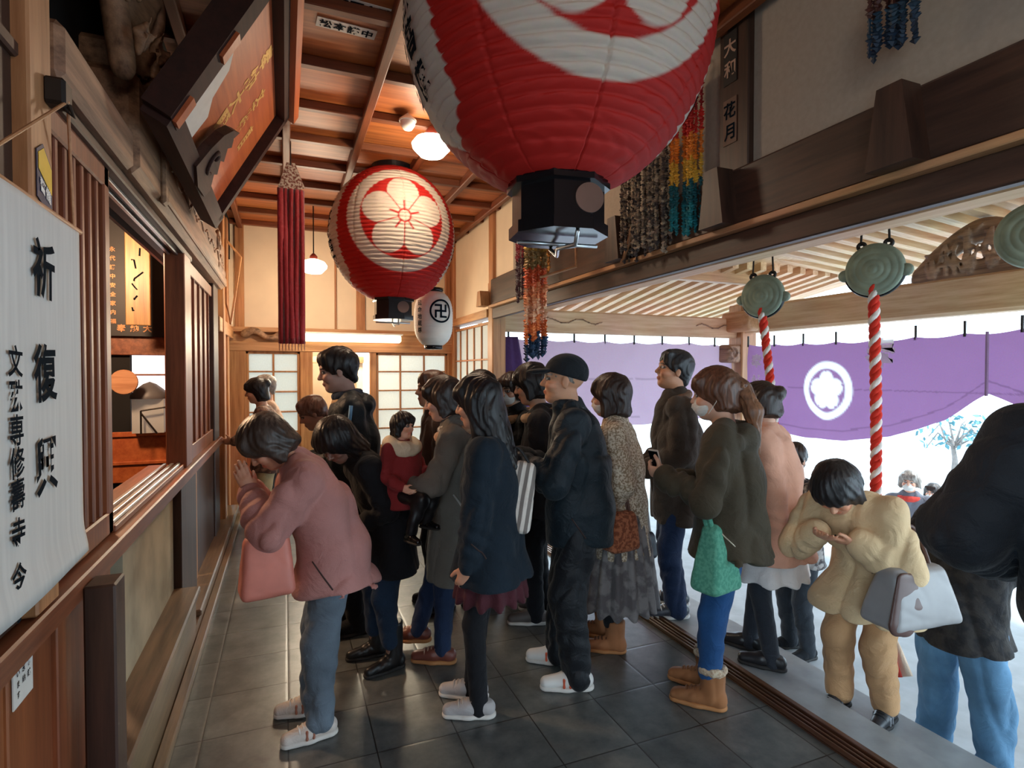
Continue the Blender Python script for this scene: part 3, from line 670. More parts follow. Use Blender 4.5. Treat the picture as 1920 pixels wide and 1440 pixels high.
sbox('trim_10', W_DKY, -.74, -.585, 1.2, 4.4, 2.352, 2.39)                 # window head
# lattice window in front of the dark room
lat = struct(bpy.data.objects.new('window_1', None)); COL.objects.link(lat)
m = MB(); m.box(-.66, -.605, .9, 2.52, 1.0, 1.085, .006); m.box(-.66, -.605, 1.84, 2.52, 2.28, 2.36, .006); m.box(-.66, -.605, 2.462, 2.525, 1.0, 2.36, .006); m.box(-.66, -.605, 1.84, 1.90, 1.0, 2.36, .006); m.build('window_frame', W_REDZ, lat)
for i in range(7):
    m = MB(); y = 1.955 + .077 * i; m.box(-.65, -.615, y - .014, y + .014, 1.08, 2.3, .004); m.build('lattice_bar', W_REDZ, lat)
for i in range(9):
    m = MB(); z = 1.18 + .125 * i; m.box(-.668, -.646, 1.88, 2.47, z - .012, z + .012, .003); m.build('lattice_cross_bar', W_REDY, lat)
m = MB(); m.box(-.70, -.685, 1.85, 2.5, 1.0, 2.35); m.build('dark_board', VOID, lat)  # black sheet that paints the darkness of the room behind the bars
sbox('trim_11', W_DKZ, -.72, -.6, .2, 1.72, 1.0, 3.4, bev=0)
sbox('trim_12', W_LTZ, -.66, -.565, 1.70, 1.84, 1.0, 3.4)                   # pale post by the scroll
sbox('trim_13', W_REDZ, -.70, -.585, 4.08, 4.33, .995, 2.36)               # dark post right of the window opening
# panelled sliding door farther along
m = MB(); m.box(-.67, -.62, 4.33, 5.75, .995, 2.36)
for k in range(5): y = 4.36 + .27 * k; m.box(-.62, -.605, y, y + .02, 1.1, 2.3, .002)
m.box(-.63, -.60, 4.33, 5.75, .995, 1.1, .004); m.box(-.63, -.60, 4.33, 5.75, 2.27, 2.36, .004); m.box(-.63, -.598, 4.33, 4.40, 1.0, 2.36, .004)
struct(m.build('door_1', W_REDZ))
sbox('trim_14', W_DKZ, -.66, -.585, 5.62, 5.98, .0, 2.4)
# the big aged beam over the window, with its carved end
m = MB(); m.box(-.86, -.53, 2.62, 6.05, 2.39, 2.80, .03); m.box(-.84, -.56, 2.7, 6.0, 2.80, 2.95, .03); m.box(-.80, -.545, 1.86, 2.63, 2.39, 2.55, .02); m.box(-.54, -.515, 3.15, 6.05, 2.42, 2.5, .008); m.box(-.54, -.51, 3.05, 3.13, 2.39, 2.86, .012)
bm_ = tag(m.build('carved_beam', W_BEAM), 'long weathered rainbow beam with carved scrolls over the open window', 'beam')
F = SDF(.014)
for y in (5.55, 5.75, 5.9): F.ell((-.54, y, 2.52), (.03, .09, .06), k=.03)
for i in range(26):
    y = 3.3 + i * .1; F.rc((-.53, y, 2.62 + .03 * math.sin(i * 1.9)), (-.53, y + .1, 2.62 + .03 * math.sin(i * 1.9 + 1.9)), .012, k=.01)
for t in np.linspace(0, 12, 60):
    r = .015 + .011 * t; F.ell((-.53, 5.5 + r * math.cos(t), 2.72 + r * math.sin(t)), (.02, .016, .016), k=.012)
F.build('scroll_relief', W_BEAM, bm_)
F = SDF(.014); random.seed(4)                                              # openwork dragon carving
for t in np.linspace(0, 1, 30):
    y = 2.25 + .75 * t; F.ell((-.52 + .02 * math.sin(t * 15), y, 2.86 + .30 * (1 - t) + .05 * math.sin(t * 14)), (.05, .06, .07 + .06 * (1 - t)), k=.04)
for i in range(46):
    y = 2.2 + .85 * random.random(); z = 2.74 + random.random() * (.72 * (3.1 - y)); F.rc((-.48, y, z), (-.45 + .02 * random.random(), y + .05 * random.uniform(-1, 1), z + .06), .016, .008, k=.015)
for y, z in ((2.3, 2.95), (2.45, 3.08), (2.62, 2.98), (2.8, 2.86), (2.25, 3.2), (2.55, 2.86)): F.ell((-.5, y, z), (.14, .028, .06), k=.01, mode='s')
F.build('dragon_carving', W_BEAM, bm_)
F = SDF(.014)
for t in np.linspace(0, 1, 24): F.ell((-.55, 1.95 + .55 * t ** .7, 3.35 - .62 * t), (.04, .035, .045), k=.03)
F.build('carved_bracket', W_BEAM, bm_)
# shade of the recess over the beam, painted as near-black boards
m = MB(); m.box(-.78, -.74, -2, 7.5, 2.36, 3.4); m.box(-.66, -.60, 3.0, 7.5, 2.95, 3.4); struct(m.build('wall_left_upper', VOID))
sbox('trim_15', PLASTER, -.70, -.66, 2.4, 2.75, 3.1, 3.4, bev=0)
# far stretch of the left wall
sbox('wall_left_far', PLASTER, -.66, -.62, 6.0, 7.5, 2.1, 3.4, bev=0)
sbox('wall_left_low', W_PANEL, -.70, -.64, 6.0, 7.5, 0, 2.1, bev=0)
sbox('trim_16', W_LTZ, -.64, -.56, 6.25, 6.42, 0, 3.3); sbox('trim_17', W_LTZ, -.64, -.58, 6.9, 7.05, 0, 3.3); sbox('trim_18', W_LTY, -.65, -.57, 6.0, 7.5, 2.0, 2.14)
# sanctuary seen through the window
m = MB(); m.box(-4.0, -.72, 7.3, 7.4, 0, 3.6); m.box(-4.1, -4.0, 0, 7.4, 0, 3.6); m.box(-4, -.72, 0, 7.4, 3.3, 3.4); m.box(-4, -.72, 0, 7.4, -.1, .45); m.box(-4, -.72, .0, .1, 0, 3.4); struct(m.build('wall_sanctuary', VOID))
sbox('trim_19', W_REDY, -2.2, -.75, 6.05, 6.2, 1.76, 1.93)                 # red tie beam
sbox('trim_20', VOID, -2.2, -1.32, 6.1, 6.15, .6, 1.78, bev=0)
win = struct(bpy.data.objects.new('window_2', None)); COL.objects.link(win)
LITPANE = plain('bright_paper_pane', (236, 236, 240), .7, emit=.9, ec=(240, 240, 246), var=.03)
m = MB(); m.box(-1.31, -.80, 6.12, 6.13, 1.05, 1.76); m.build('pane', LITPANE, win)
for z in (1.22, 1.4, 1.58): m = MB(); m.box(-1.31, -.8, 6.105, 6.12, z - .008, z + .008); m.build('muntin', W_REDY, win)
m = MB(); m.box(-1.9, -.78, 5.9, 6.0, .62, 1.06, .006); m.box(-1.9, -.78, 5.88, 5.9, 1.03, 1.075, .004); m.box(-1.9, -.78, 5.88, 5.9, .78, .81, .004); tag(m.build('low_screen', W_SIGN), 'orange wooden low screen inside the sanctuary seen through the window', 'screen')

# back wall ---------------------------------------------------------
sbox('wall_back', PLASTER, -.66, XR + .05, YB, YB + .06, 2.14, ZC, bev=0)
for i, (x, w) in enumerate(((-.5, .05), (.91, .055), (.60, .012), (2.08, .05))): sbox('trim_%d' % (21 + i), W_LTZ, x - w, x + w, YB - .03, YB + .02, 2.14, ZC)
sbox('trim_25', W_LTX, -.62, XR, YB - .05, YB + .08, 1.86, 1.97); sbox('trim_26', W_LTX, -.62, XR, YB - .05, YB + .05, 2.09, 2.15)
sbox('wall_back_lintel', W_LTX, -.62, XR, YB + .01, YB + .05, 1.97, 2.1, bev=0)
F = SDF(.014)
for t in np.linspace(0, 1, 20): F.ell((-.45 + .55 * t, YB - .06, 2.06 + .05 * math.sin(t * 9)), (.05, .03, .03 + .015 * math.cos(t * 7)), k=.03)
F.build('lintel_carving', W_BEAM); tag(bpy.data.objects['lintel_carving'], 'carved wooden ornament on the back lintel beside the red streamer', 'carving')
for i, (x0, x1) in enumerate(((-.62, -.44), (.17, .32), (1.02, 1.10), (2.06, 2.15))): sbox('trim_%d' % (27 + i), W_LTZ, x0, x1, YB - .04, YB + .06, 0, 1.87)
def shoji(name, ax, u0, u1, w, z0, z1, nu, nz, mat=W_LTZ):
    o = struct(bpy.data.objects.new(name, None)); COL.objects.link(o)
    def bx(mb, a, b, c, d, e, f, bev=.004): mb.box(a, b, c + w, d + w, e, f, bev) if ax == 'x' else mb.box(c + w, d + w, a, b, e, f, bev)
    m = MB(); bx(m, u0, u1, .012, .018, z0, z1, 0); m.build('paper_panes', SHOJI, o)
    m = MB(); t = .032
    for a, b, c, d in ((u0, u0 + t, z0, z1), (u1 - t, u1, z0, z1), (u0, u1, z1 - t, z1), (u0, u1, z0, z0 + t)): bx(m, a, b, -.012, .025, c, d)
    m.build('window_frame', mat, o)
    for k in range(1, nu): m = MB(); u = u0 + (u1 - u0) * k / nu; bx(m, u - .011, u + .011, -.006, .022, z0, z1, .002); m.build('muntin', mat, o)
    for k in range(1, nz): m = MB(); z = z0 + (z1 - z0) * k / nz; bx(m, u0, u1, -.005, .02, z - .009, z + .009, .002); m.build('muntin', mat, o)
    m = MB(); bx(m, u0, u1, -.01, .02, z0 - .55, z0, 0); m.build('kick_board', W_PANEL, o); return o
shoji('door_2', 'x', -.44, .17, YB, .62, 1.86, 2, 5)
shoji('door_3', 'x', 1.10, 2.06, YB, .62, 1.86, 3, 5)
shoji('window_3', 'y', 6.02, 7.45, XR, .9, 2.18, 5, 3)
sbox('wall_right_low', W_PANEL, XR, XR + .06, 5.95, 7.5, 0, .36, bev=0)
# lit passage behind the open doorway
m = MB(); m.box(.2, .32, YB + .1, YB + 2.4, 0, 2.3); m.box(1.0, 1.1, YB + 1.3, YB + 2.4, 0, 2.3); m.box(.2, 1.1, YB + 2.4, YB + 2.5, 0, 2.3); struct(m.build('wall_passage', PLASTER))
sbox('trim_31', W_LTX, .2, 1.1, YB + 1.2, YB + 1.3, 1.74, 1.84); sbox('trim_32', W_LTZ, .86, .93, YB + 1.2, YB + 1.3, 0, 1.84)
m = MB(); m.box(.2, 1.1, YB + .1, YB + 2.5, 2.3, 2.36); struct(m.build('ceiling_passage', PLASTER))

# right wall --------------------------------------------------------
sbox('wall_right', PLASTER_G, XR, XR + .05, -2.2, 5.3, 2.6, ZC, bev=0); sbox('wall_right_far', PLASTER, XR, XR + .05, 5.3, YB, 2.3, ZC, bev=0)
for i, (y, w, z0, mt) in enumerate(((2.25, .10, 2.55, W_DKZ), (4.02, .08, 2.55, W_DKZ), (5.88, .07, 0, W_LTZ), (-.1, .1, 2.55, W_DKZ), (5.05, .1, 2.55, W_DKZ), (7.42, .05, 0, W_LTZ))):
    sbox('trim_%d' % (33 + i), mt, XR - .035, XR + .06, y - w, y + w, z0, ZC)
sbox('trim_40', W_DKY, XR - .06, XR + .08, -2.2, 5.82, 2.335, 2.62, bev=.012)  # great lintel
sbox('trim_41', W_LTY, XR - .085, XR + .02, -2.2, 5.82, 2.305, 2.335, bev=.004)  # pale moulding
sbox('trim_42', W_DKY, XR - .04, XR + .01, -2.2, 5.82, 2.19, 2.305, bev=.006)
sbox('trim_43', W_LTY, XR - .06, XR + .1, 5.95, 7.5, 2.22, 2.31, bev=.004); sbox('trim_44', W_LTZ, XR - .04, XR + .12, 5.82, 5.96, 0, 2.6)
for i, y in enumerate((1.37, 2.27, 3.2, 5.93, -.0)):
    m = MB(); w = .045; x = XR - .06
    m.prism([(x, y - w, 2.62 if y < 5 else 2.5), (x, y + w, 2.62 if y < 5 else 2.5), (x, y + w * 1.9, 2.335), (x, y - w * 1.9, 2.335)], (-.10, 0, 0)); 
    tag(m.build('wedge_bracket', W_DKZ if y < 5 else W_LTZ), ['tapered wooden bracket on the dark lintel at the far right', 'tapered wooden bracket on the dark lintel below the labelled post', 'tapered wooden bracket on the dark lintel behind the bead strings', 'tapered wooden bracket on the pale rail near the shoji', 'tapered wooden bracket nearest the camera'][i], 'bracket', 'lintel brackets') if i < 4 else None

# porch outside -------------------------------------------------------
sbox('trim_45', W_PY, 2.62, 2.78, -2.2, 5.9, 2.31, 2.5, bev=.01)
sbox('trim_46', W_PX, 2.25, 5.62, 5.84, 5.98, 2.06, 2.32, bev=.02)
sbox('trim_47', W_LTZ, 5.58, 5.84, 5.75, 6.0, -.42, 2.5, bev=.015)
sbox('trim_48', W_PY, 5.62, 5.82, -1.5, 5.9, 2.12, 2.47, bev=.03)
def slope_board(name, mat, ax, a0, z0, a1, z1, b0, b1, th):
    """board or rafter that runs along ax from (a0, z0) down to (a1, z1), between b0 and b1 across"""
    P = [(a0, z0), (a1, z1), (a1, z1 + th), (a0, z0 + th)]; m = MB()
    m.prism([(a, b0, z) if ax == 'x' else (b0, a, z) for a, z in P], (0, b1 - b0, 0) if ax == 'x' else (b1 - b0, 0, 0)); return struct(m.build(name, mat))
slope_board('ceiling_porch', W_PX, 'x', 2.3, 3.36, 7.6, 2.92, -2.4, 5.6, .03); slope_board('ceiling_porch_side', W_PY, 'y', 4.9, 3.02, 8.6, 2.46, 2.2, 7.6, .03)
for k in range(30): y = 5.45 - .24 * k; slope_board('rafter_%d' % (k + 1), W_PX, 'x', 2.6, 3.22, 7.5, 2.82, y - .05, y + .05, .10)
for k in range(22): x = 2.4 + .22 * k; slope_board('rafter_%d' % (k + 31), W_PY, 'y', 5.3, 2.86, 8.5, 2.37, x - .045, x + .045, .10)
sbox('trim_49', W_LTX, 2.3, 5.7, 5.5, 5.62, 2.72, 2.9, bev=.01)
def curls(F, c, ax, R, n=3, r=.02):
    for j in range(n):
        for t in np.linspace(.5, 9, 26):
            q = R * (.12 + .1 * t); p = [0, 0, 0]; p[ax] = q * math.cos(t + j * 2); p[2] = q * math.sin(t + j * 2); F.ell(np.array(c) + np.array(p) + np.array([0, 0, 0]), (r, r, r), k=.015)
F = SDF(.016); random.seed(9)
for t in np.linspace(-1, 1, 22): F.ell((5.7, 3.05 + .55 * t, 2.5 + .36 * (1 - abs(t) ** 1.6)), (.07, .06, .10), k=.05)
F.box((5.7, 3.05, 2.5), (.06, .5, .1), .02, k=.05)
for i in range(60): y = random.uniform(-.5, .5); F.rc((5.63, 3.05 + y, 2.48 + random.random() * .4 * (1 - abs(y))), (5.60, 3.05 + y + random.uniform(-.08, .08), 2.52 + random.random() * .4 * (1 - abs(y))), .022, .01, k=.012)
tag(F.build('frog_leg_carving', W_BEAM), 'carved dragon frog-leg strut on the porch beam at upper right', 'carving')
F = SDF(.014); F.box((5.48, 5.86, 1.85), (.12, .09, .12), .03)
curls(F, (5.38, 5.80, 1.85), 1, .1, 1, .016); curls(F, (5.45, 5.76, 1.85), 0, .1, 1, .016); tag(F.build('beam_nose_carving', W_BEAM), 'small carved beam nose on the porch post beside the first bell rope', 'carving')
F = SDF(.016); F.box((5.5, 5.7, 2.26), (.1, .25, .13), .04); curls(F, (5.4, 5.5, 2.26), 1, .09, 1, .014); F.build('beam_end_carving', W_LTY); tag(bpy.data.objects['beam_end_carving'], 'pale carved bracket where the porch beams meet the post', 'carving')
F = SDF(.014)
for i in range(9): F.rc((2.7 + .09 * i, 5.83, 2.2 + .03 * math.sin(i * 1.4)), (2.79 + .09 * i, 5.83, 2.2 + .03 * math.sin(i * 1.4 + 1.4)), .012, k=.01)
for i in range(7): F.rc((4.9 + .09 * i, 5.83, 2.2 + .03 * math.sin(i * 1.4)), (4.99 + .09 * i, 5.83, 2.2 + .03 * math.sin(i * 1.4 + 1.4)), .012, k=.01)
struct(F.build('trim_50', W_BEAM))
# ------------------------------------------------------------------ lanterns
RED, CREAM = np.array(lin((196, 34, 26))), np.array(lin((224, 214, 200)))
PAPER_L = vcol('lantern_paper', rough=.7, trans=.35, bump=.3, nscale=45, var=.12)
def sst(d, w=.004): return np.clip(.5 - d / (2 * w), 0, 1)         # soft inside mask of a distance
def crest_mask(x, z):
    r = np.hypot(x, z); th = np.arctan2(x, z); ring = sst(np.abs(r - .38) - .045)
    a = (th + math.pi / 5) % (2 * math.pi / 5) - math.pi / 5; u = r * np.cos(a); v = np.abs(r * np.sin(a))
    pet = np.maximum(np.hypot(u - .20, v) - .128, (v - u * .72) * .8); pet = np.minimum(pet, np.maximum(np.maximum(u - .2, -u + .05), v - u * .66)); pet = np.maximum(pet, u + v * .35 - .335)
    gap = .004 - np.abs(np.abs(a) - math.pi / 5) * r; fl = sst(np.maximum(pet, gap))
    fl = fl * (1 - sst(np.maximum(v - .0075, np.maximum(u - .125, .05 - u)))); fl = fl * (1 - sst(r - .055)); fl = np.maximum(fl, sst(r - .042)); return np.maximum(ring, fl)
def lantern_paper(R=.54, a=.59, zt=.555, nu=420, nv=250):
    z = np.linspace(-zt, zt, nv); ph = np.linspace(0, 2 * math.pi, nu, endpoint=False)
    Z, PH = np.meshgrid(z, ph, indexing='ij'); r0 = R * np.sqrt(1 - (Z / a) ** 2)
    hoop = .031; w = np.abs(np.sin(math.pi * Z / hoop)); r = r0 - .015 * (1 - w ** .6) * np.clip(r0 / .3, .4, 1) + .0025 * np.sin(PH * 23 + 9 * np.sin(Z * 40)) * np.sin(Z * 31 + PH * 3)
    seam = np.abs((PH * 8 / (2 * math.pi) + .5) % 1 - .5); r = r - .011 * np.exp(-(seam / .010) ** 2)
    X = r * np.sin(PH); Y = -r * np.cos(PH); x = r0 * np.sin(PH); front = np.cos(PH) > 0
    c = np.where(front, crest_mask(x, Z - .045), 0); c = np.maximum(c, np.where(~front, crest_mask(-x, Z - .045), 0))
    jag = .012 * np.sign(np.sin(math.pi * Z / hoop * 1.0)) 
    az = np.abs(np.abs(PH - math.pi) - math.pi / 2); d = np.maximum((az - .42) * r0 + jag * .5, -(Z + .40) - (.06 - az * .22)); c = np.maximum(c, sst(d))
    C = RED * (1 - c[..., None]) + CREAM * c[..., None]; 
    m = MB(); m.v = np.c_[X.ravel(), Y.ravel(), Z.ravel()].tolist(); m.c = C.reshape(-1, 3).tolist(); i = np.arange(nu)
    for j in range(nv - 1): m.f += list(zip((j * nu + i).tolist(), (j * nu + (i + 1) % nu).tolist(), ((j + 1) * nu + (i + 1) % nu).tolist(), ((j + 1) * nu + i).tolist()))
    m.m = [0] * len(m.f); return m
def on_lantern(mb, s, size, phi, z0, bold=.012, sx=1.0, R=.54, a=.59, rot=0):
    V, Fc = textmesh(s, size, bold, cut=.03)
    if not len(V): return
    P = []
    for p in V:
        x, y = p[0] * sx, p[1]
        if rot: x, y = x * math.cos(rot) - y * math.sin(rot), x * math.sin(rot) + y * math.cos(rot)
        z = z0 + y * math.sqrt(max(.12, 1 - (z0 / a) ** 2)); z = max(-a * .97, min(a * .97, z)); r = R * math.sqrt(1 - (z / a) ** 2); q = phi + x / max(r, .2); r += .006; P.append((r * math.sin(q), -r * math.cos(q), z))
    mb.add(P, Fc)
def make_lantern(label, loc):
    t = thing('paper_lantern', label, 'lantern', loc, 0, 'red paper lanterns with white flower crest')
    lantern_paper().build('lantern_shade', PAPER_L, t, True, True)
    for side in (1, -1):
        m = MB()
        for i, ch in enumerate('奉納文殊菩薩'): on_lantern(m, ch, .105, side * (math.pi / 2 - .12), .36 - .125 * i, .005)
        m.build('lettering', INK, t); m = MB()
        for i, ch in enumerate('昭和五年吉日'): on_lantern(m, ch, .07, side * (math.pi / 2 + .2), .16 - .085 * i, .003)
        m.build('lettering', INK, t)
    m = MB(); n = 8; ring = [(math.cos(math.pi / 8 + k * math.pi / 4), math.sin(math.pi / 8 + k * math.pi / 4)) for k in range(n)]
    for z0, z1, r0, r1 in ((-.575, -.545, .185, .185), (-.70, -.575, .165, .165), (-.74, -.70, .178, .178)): m.prism([(x * r0, y * r0, z0) for x, y in ring], (0, 0, z1 - z0))
    b = m.build('base_box', BLACK, t)
    m = MB(); m.lathe([(.0001, 0), (.05, 0), (.05, .012), (.0001, .012)], (.06, -.158, -.635), 28, 'y'); m.build('round_boss', plain('boss_bronze', (110, 84, 74), .5, .4), b)
    m = MB(); m.lathe([(.02, 0), (.18, 0), (.18, .05), (.02, .05)], (0, 0, .55), 32); m.build('top_ring', BLACK, t)
    m = MB(); m.tube([(.02, -.15, -.745), (.03, -.1, -.78), (.0, 0, -.775), (.03, .1, -.78), (.02, .15, -.745)], .008, 8); m.tube([(-.15, 0, -.76), (.15, .0, -.76)], .007, 8); m.build('wire_handle', SILVER, b, True)
    m = MB(); m.tube([(0, 0, .59), (0, 0, .60)], .012, 8); m.build('hanger', IRON, t); return t
big = make_lantern('huge red paper lantern with white crest nearest the camera, filling the top centre', (.91, 1.82, 2.82)); big.rotation_euler = (0, 0, -.14)
dup(big, (.885, 5.0, 2.80), 'smaller-looking red paper lantern with white flower crest farther down the hall', 0.0)
# white lantern
wl_ = thing('white_lantern', 'white oval paper lantern with black ringed temple emblem behind the red lantern', 'lantern', (1.36, 5.45, 2.13))
m = MB(); zz = np.linspace(-.27, .27, 60); m.lathe([(.19 * (1 - abs(z / .285) ** 3.2) ** .5 - .0035 * (1 - abs(math.sin(z * 120))), z) for z in zz], (0, 0, 0), 48); m.build('lantern_shade', plain('white_lantern_paper', (232, 226, 214), .7, var=.05), wl_, True)
m = MB()
def on_cyl(mb, s, size, phi, z0, R=.192, bold=.004, sx=1.0):
    V, Fc = textmesh(s, size, bold, cut=.02); mb.add([((R) * math.sin(phi + p[0] * sx / R), -(R) * math.cos(phi + p[0] * sx / R), z0 + p[1]) for p in V], Fc)
on_cyl(m, '卍', .15, .15, .06)
for t in range(40):
    a0, a1 = 2 * math.pi * t / 40, 2 * math.pi * (t + 1) / 40; P = [(.15 + r * math.cos(a) / .192, .06 + r * math.sin(a)) for a, r in ((a0, .095), (a1, .095), (a1, .113), (a0, .113))]; m.add([(.193 * math.sin(p), -.193 * math.cos(p), z) for p, z in P], [(0, 1, 2, 3)])
m.build('emblem', INK, wl_); m = MB()
for i, ch in enumerate('延命地蔵尊'): on_cyl(m, ch, .055, -1.0, .14 - .065 * i, bold=.001)
m.build('lettering', INK, wl_)
m = MB(); m.lathe([(.001, .265), (.1, .265), (.1, .30), (.001, .30)], n=24); m.build('rim', BLACK, wl_, True); m = MB(); m.lathe([(.001, -.3), (.09, -.3), (.09, -.262), (.001, -.262)], n=24); m.build('rim', BLACK, wl_, True)
m = MB(); m.tube([(0, 0, .29), (0, 0, 1.275)], .006); m.build('hanger', IRON, wl_)

# ------------------------------------------------------------------ lamps the hall has
GLOW = plain('lit_opal_glass', (255, 250, 240), .3, emit=9, ec=(255, 242, 222)); GLOW2 = plain('lit_tube_cover', (255, 246, 225), .4, emit=2.6, ec=(255, 236, 196))
def pendant(label, p, r, cord, e):
    t = thing('pendant_lamp', label, 'lamp', p); m = MB(); m.lathe([(.001, -r * .62), (r * .6, -r * .52), (r * .95, -r * .15), (r, .05 * r), (r * .8, .32 * r), (r * .35, .5 * r), (.001, .55 * r)], n=28); m.build('lamp_shade', GLOW, t, True)
    m = MB(); m.lathe([(.3 * r, .5 * r), (.28 * r, .75 * r), (.1 * r, .95 * r), (.001, r)], n=16); m.build('lamp_holder', plain('red_holder', (130, 50, 36), .4), t, True)
    if cord > .02: m = MB(); m.tube([(0, 0, r * .9), (0, 0, r + cord)], .006); m.build('cord', IRON, t)
    lamp('pendant_light', 'POINT', (p[0], p[1], p[2] - r * .9), e, WARM, r * .8); return t
pendant('white glass pendant lamp hanging at the back beside the red streamer', (.29, 6.4, 2.74), .14, .5, 34)
pendant('white glass ceiling lamp half hidden by the huge lantern', (.98, 3.97, 3.22), .14, .0, 26)
o = thing('fire_detector', 'small round white detector on the ceiling beside the glass lamp', 'detector', (.80, 3.92, ZC - .07)); m = MB(); m.lathe([(.001, -.05), (.03, -.045), (.05, -.015), (.052, .01)], n=24); m.build('dome', WHITE, o, True); m = MB(); m.lathe([(.06, .01), (.06, .02), (.001, .07)], n=24); m.build('base_plate', WHITE, o, True)
o = thing('fluorescent_light', 'long lit fluorescent fitting over the back doorway', 'lamp', (.78, YB - .14, 2.04)); m = MB(); m.box(-.62, .62, -.05, .05, -.055, .04, .02); m.build('diffuser', GLOW2, o); m = MB(); m.box(-.64, .64, -.06, .08, .04, .06, .004); m.build('housing', WHITE, o)
lamp('fluorescent_glow', 'AREA', (.78, YB - .22, 2.02), 27, (1.0, .86, .62), 1.2, (math.radians(-60), 0, 0), size_y=.1)
# added fill lamps, unseen: behind the camera and inside the sanctuary
for (x, y, z, e) in ((.35, -.9, 2.95, 25),):
    lamp('hall_fill', 'POINT', (x, y, z), e, (1.0, .87, .74), .3)
lamp('sanctuary_fill', 'POINT', (-1.5, 4.4, 2.6), 130, (1.0, .62, .36), .15)  # unseen, added to brighten the screen and the room around it
lamp('passage_lamp', 'POINT', (.65, YB + .8, 2.1), 45, (1.0, .95, .85), .15)

# ------------------------------------------------------------------ sign board
u = nrm((.38, 0, .66)); nz = nrm((.66, 0, -.38)); yv = np.array([0, 1, 0.]); Bc = np.array([-.41, 3.28, 2.62]); Wd, Ln = .76, 1.45
t = thing('sign_board', 'large tilted orange wooden plaque with gold lettering and dark frame over the beam', 'sign', (0, 0, 0))
cen = Bc + u * Wd / 2
m = MB(); m.obox(cen - nz * .03, (u, yv, nz), (Wd / 2, Ln / 2, .02)); m.build('board', W_SIGN, t)
for nm, c, h in (('frame_rail', cen - u * (Wd / 2 + .035), (.045, Ln / 2 + .09, .05)), ('frame_rail', cen + u * (Wd / 2 + .02), (.03, Ln / 2 + .05, .05)), ('frame_rail', cen + yv * (Ln / 2 + .03), (Wd / 2 + .03, .035, .05)), ('frame_rail', cen - yv * (Ln / 2 + .06), (Wd / 2 + .05, .065, .055))): m = MB(); m.obox(c, (u, yv, nz), h); m.build(nm, W_FRAME, t)
m = MB(); m.obox(cen + u * (Wd / 2 + .075) + nz * .0, (u, yv, nz), (.03, Ln / 2 + .1, .085)); m.build('outer_moulding', W_SIGN, t)
m = MB(); random.seed(5)
cols = ((-.10, .135, .30, '奉納大願'), (.20, .10, .22, '文殊講中'), (.42, .085, .08, '吉日'))
for yy, sz, top, s in cols:
    for i, ch in enumerate(s): put_text(m, ch, sz, cen + yv * yy + u * (top - i * sz * 1.02), yv, u, .004, lift=-.008 + .0, jit=.12)
    m.build('gold_lettering', GOLD, t); m = MB()
m = MB(); 
m.prism([cen + yv * y + u * z + nz * (-.006) for y, z in ((-.70, -.36), (-.35, -.36), (-.33, -.2), (-.42, -.14), (-.45, .0), (-.55, .06), (-.56, .2), (-.70, .36))], nz * .004); m.build('torn_paper', PAPER, t)
m = MB(); m.prism([cen + yv * y + u * z + nz * .02 for y, z in ((-.30, -.42), (-.27, -.30), (-.22, -.20), (-.14, -.13), (-.03, -.09), (-.06, -.14), (.0, -.17), (-.05, -.20), (.03, -.25), (-.03, -.27), (.06, -.32), (.01, -.34), (.12, -.40), (.10, -.45), (-.1, -.46))], nz * .045); cf = m.build('cloud_fitting', wood('carved_dark_wood', (44, 24, 20), (84, 50, 40), 'y', .75), t)
F = SDF(.008)
for q in np.linspace(0, 5.5, 40): F.ell(cen + yv * (-.13 + .016 * q * math.cos(q)) + u * (-.30 + .016 * q * math.sin(q)) + nz * .068, (.011, .011, .011), k=.008)
F.build('scroll_relief', W_FRAME, cf)
for k, (yy, zz) in enumerate(((-.79, -.12), (-.79, .2))): m = MB(); m.obox(cen + yv * yy + u * (zz - .25) + nz * .06, (u, yv, nz), (.06, .03, .01)); m.build('frame_clasp', W_SIGN, t)
for i, (y, s) in enumerate(((-.15, '講社'), (.38, '信徒'))): 
    m = MB(); c = cen + u * (Wd / 2 + .107) + yv * y; m.obox(c, (u, yv, nz), (.003, .11, .03)); o = m.build('senjafuda_sticker', PAPER); m = MB(); put_text(m, s, .05, c + u * .004, yv, nz, .001); m.build('lettering', INK, o); tag(o, ['cream votive sticker on the outer edge of the plaque, nearer the camera', 'cream votive sticker on the outer edge of the plaque, farther end'][i], 'sticker', 'votive stickers')
# ceiling stickers
for i, (px, py, L, s, lb) in enumerate(((650, 53, .40, '松本講中', 'white votive sticker with black letters on a ceiling board, lower of two'), (681, 14, .40, '江戸文殊', 'white votive sticker with bold black letters on a ceiling board, upper of two'))):
    c = at(px, py, Z=ZC - .004); dx = nrm((1, .06, 0)); dy = np.cross((0, 0, -1), dx); m = MB(); m.obox(c, (dx, dy, np.array([0, 0, 1.])), (.15, .042, .002)); o = m.build('senjafuda_sticker', PAPER); m = MB()
    for k, ch in enumerate(s): put_text(m, ch, .065, c + dx * (-.105 + .07 * k) - np.array([0, 0, .004]), dx, dy, .002 + .002 * i)
    m.build('lettering', INK, o); tag(o, lb, 'sticker', 'votive stickers')
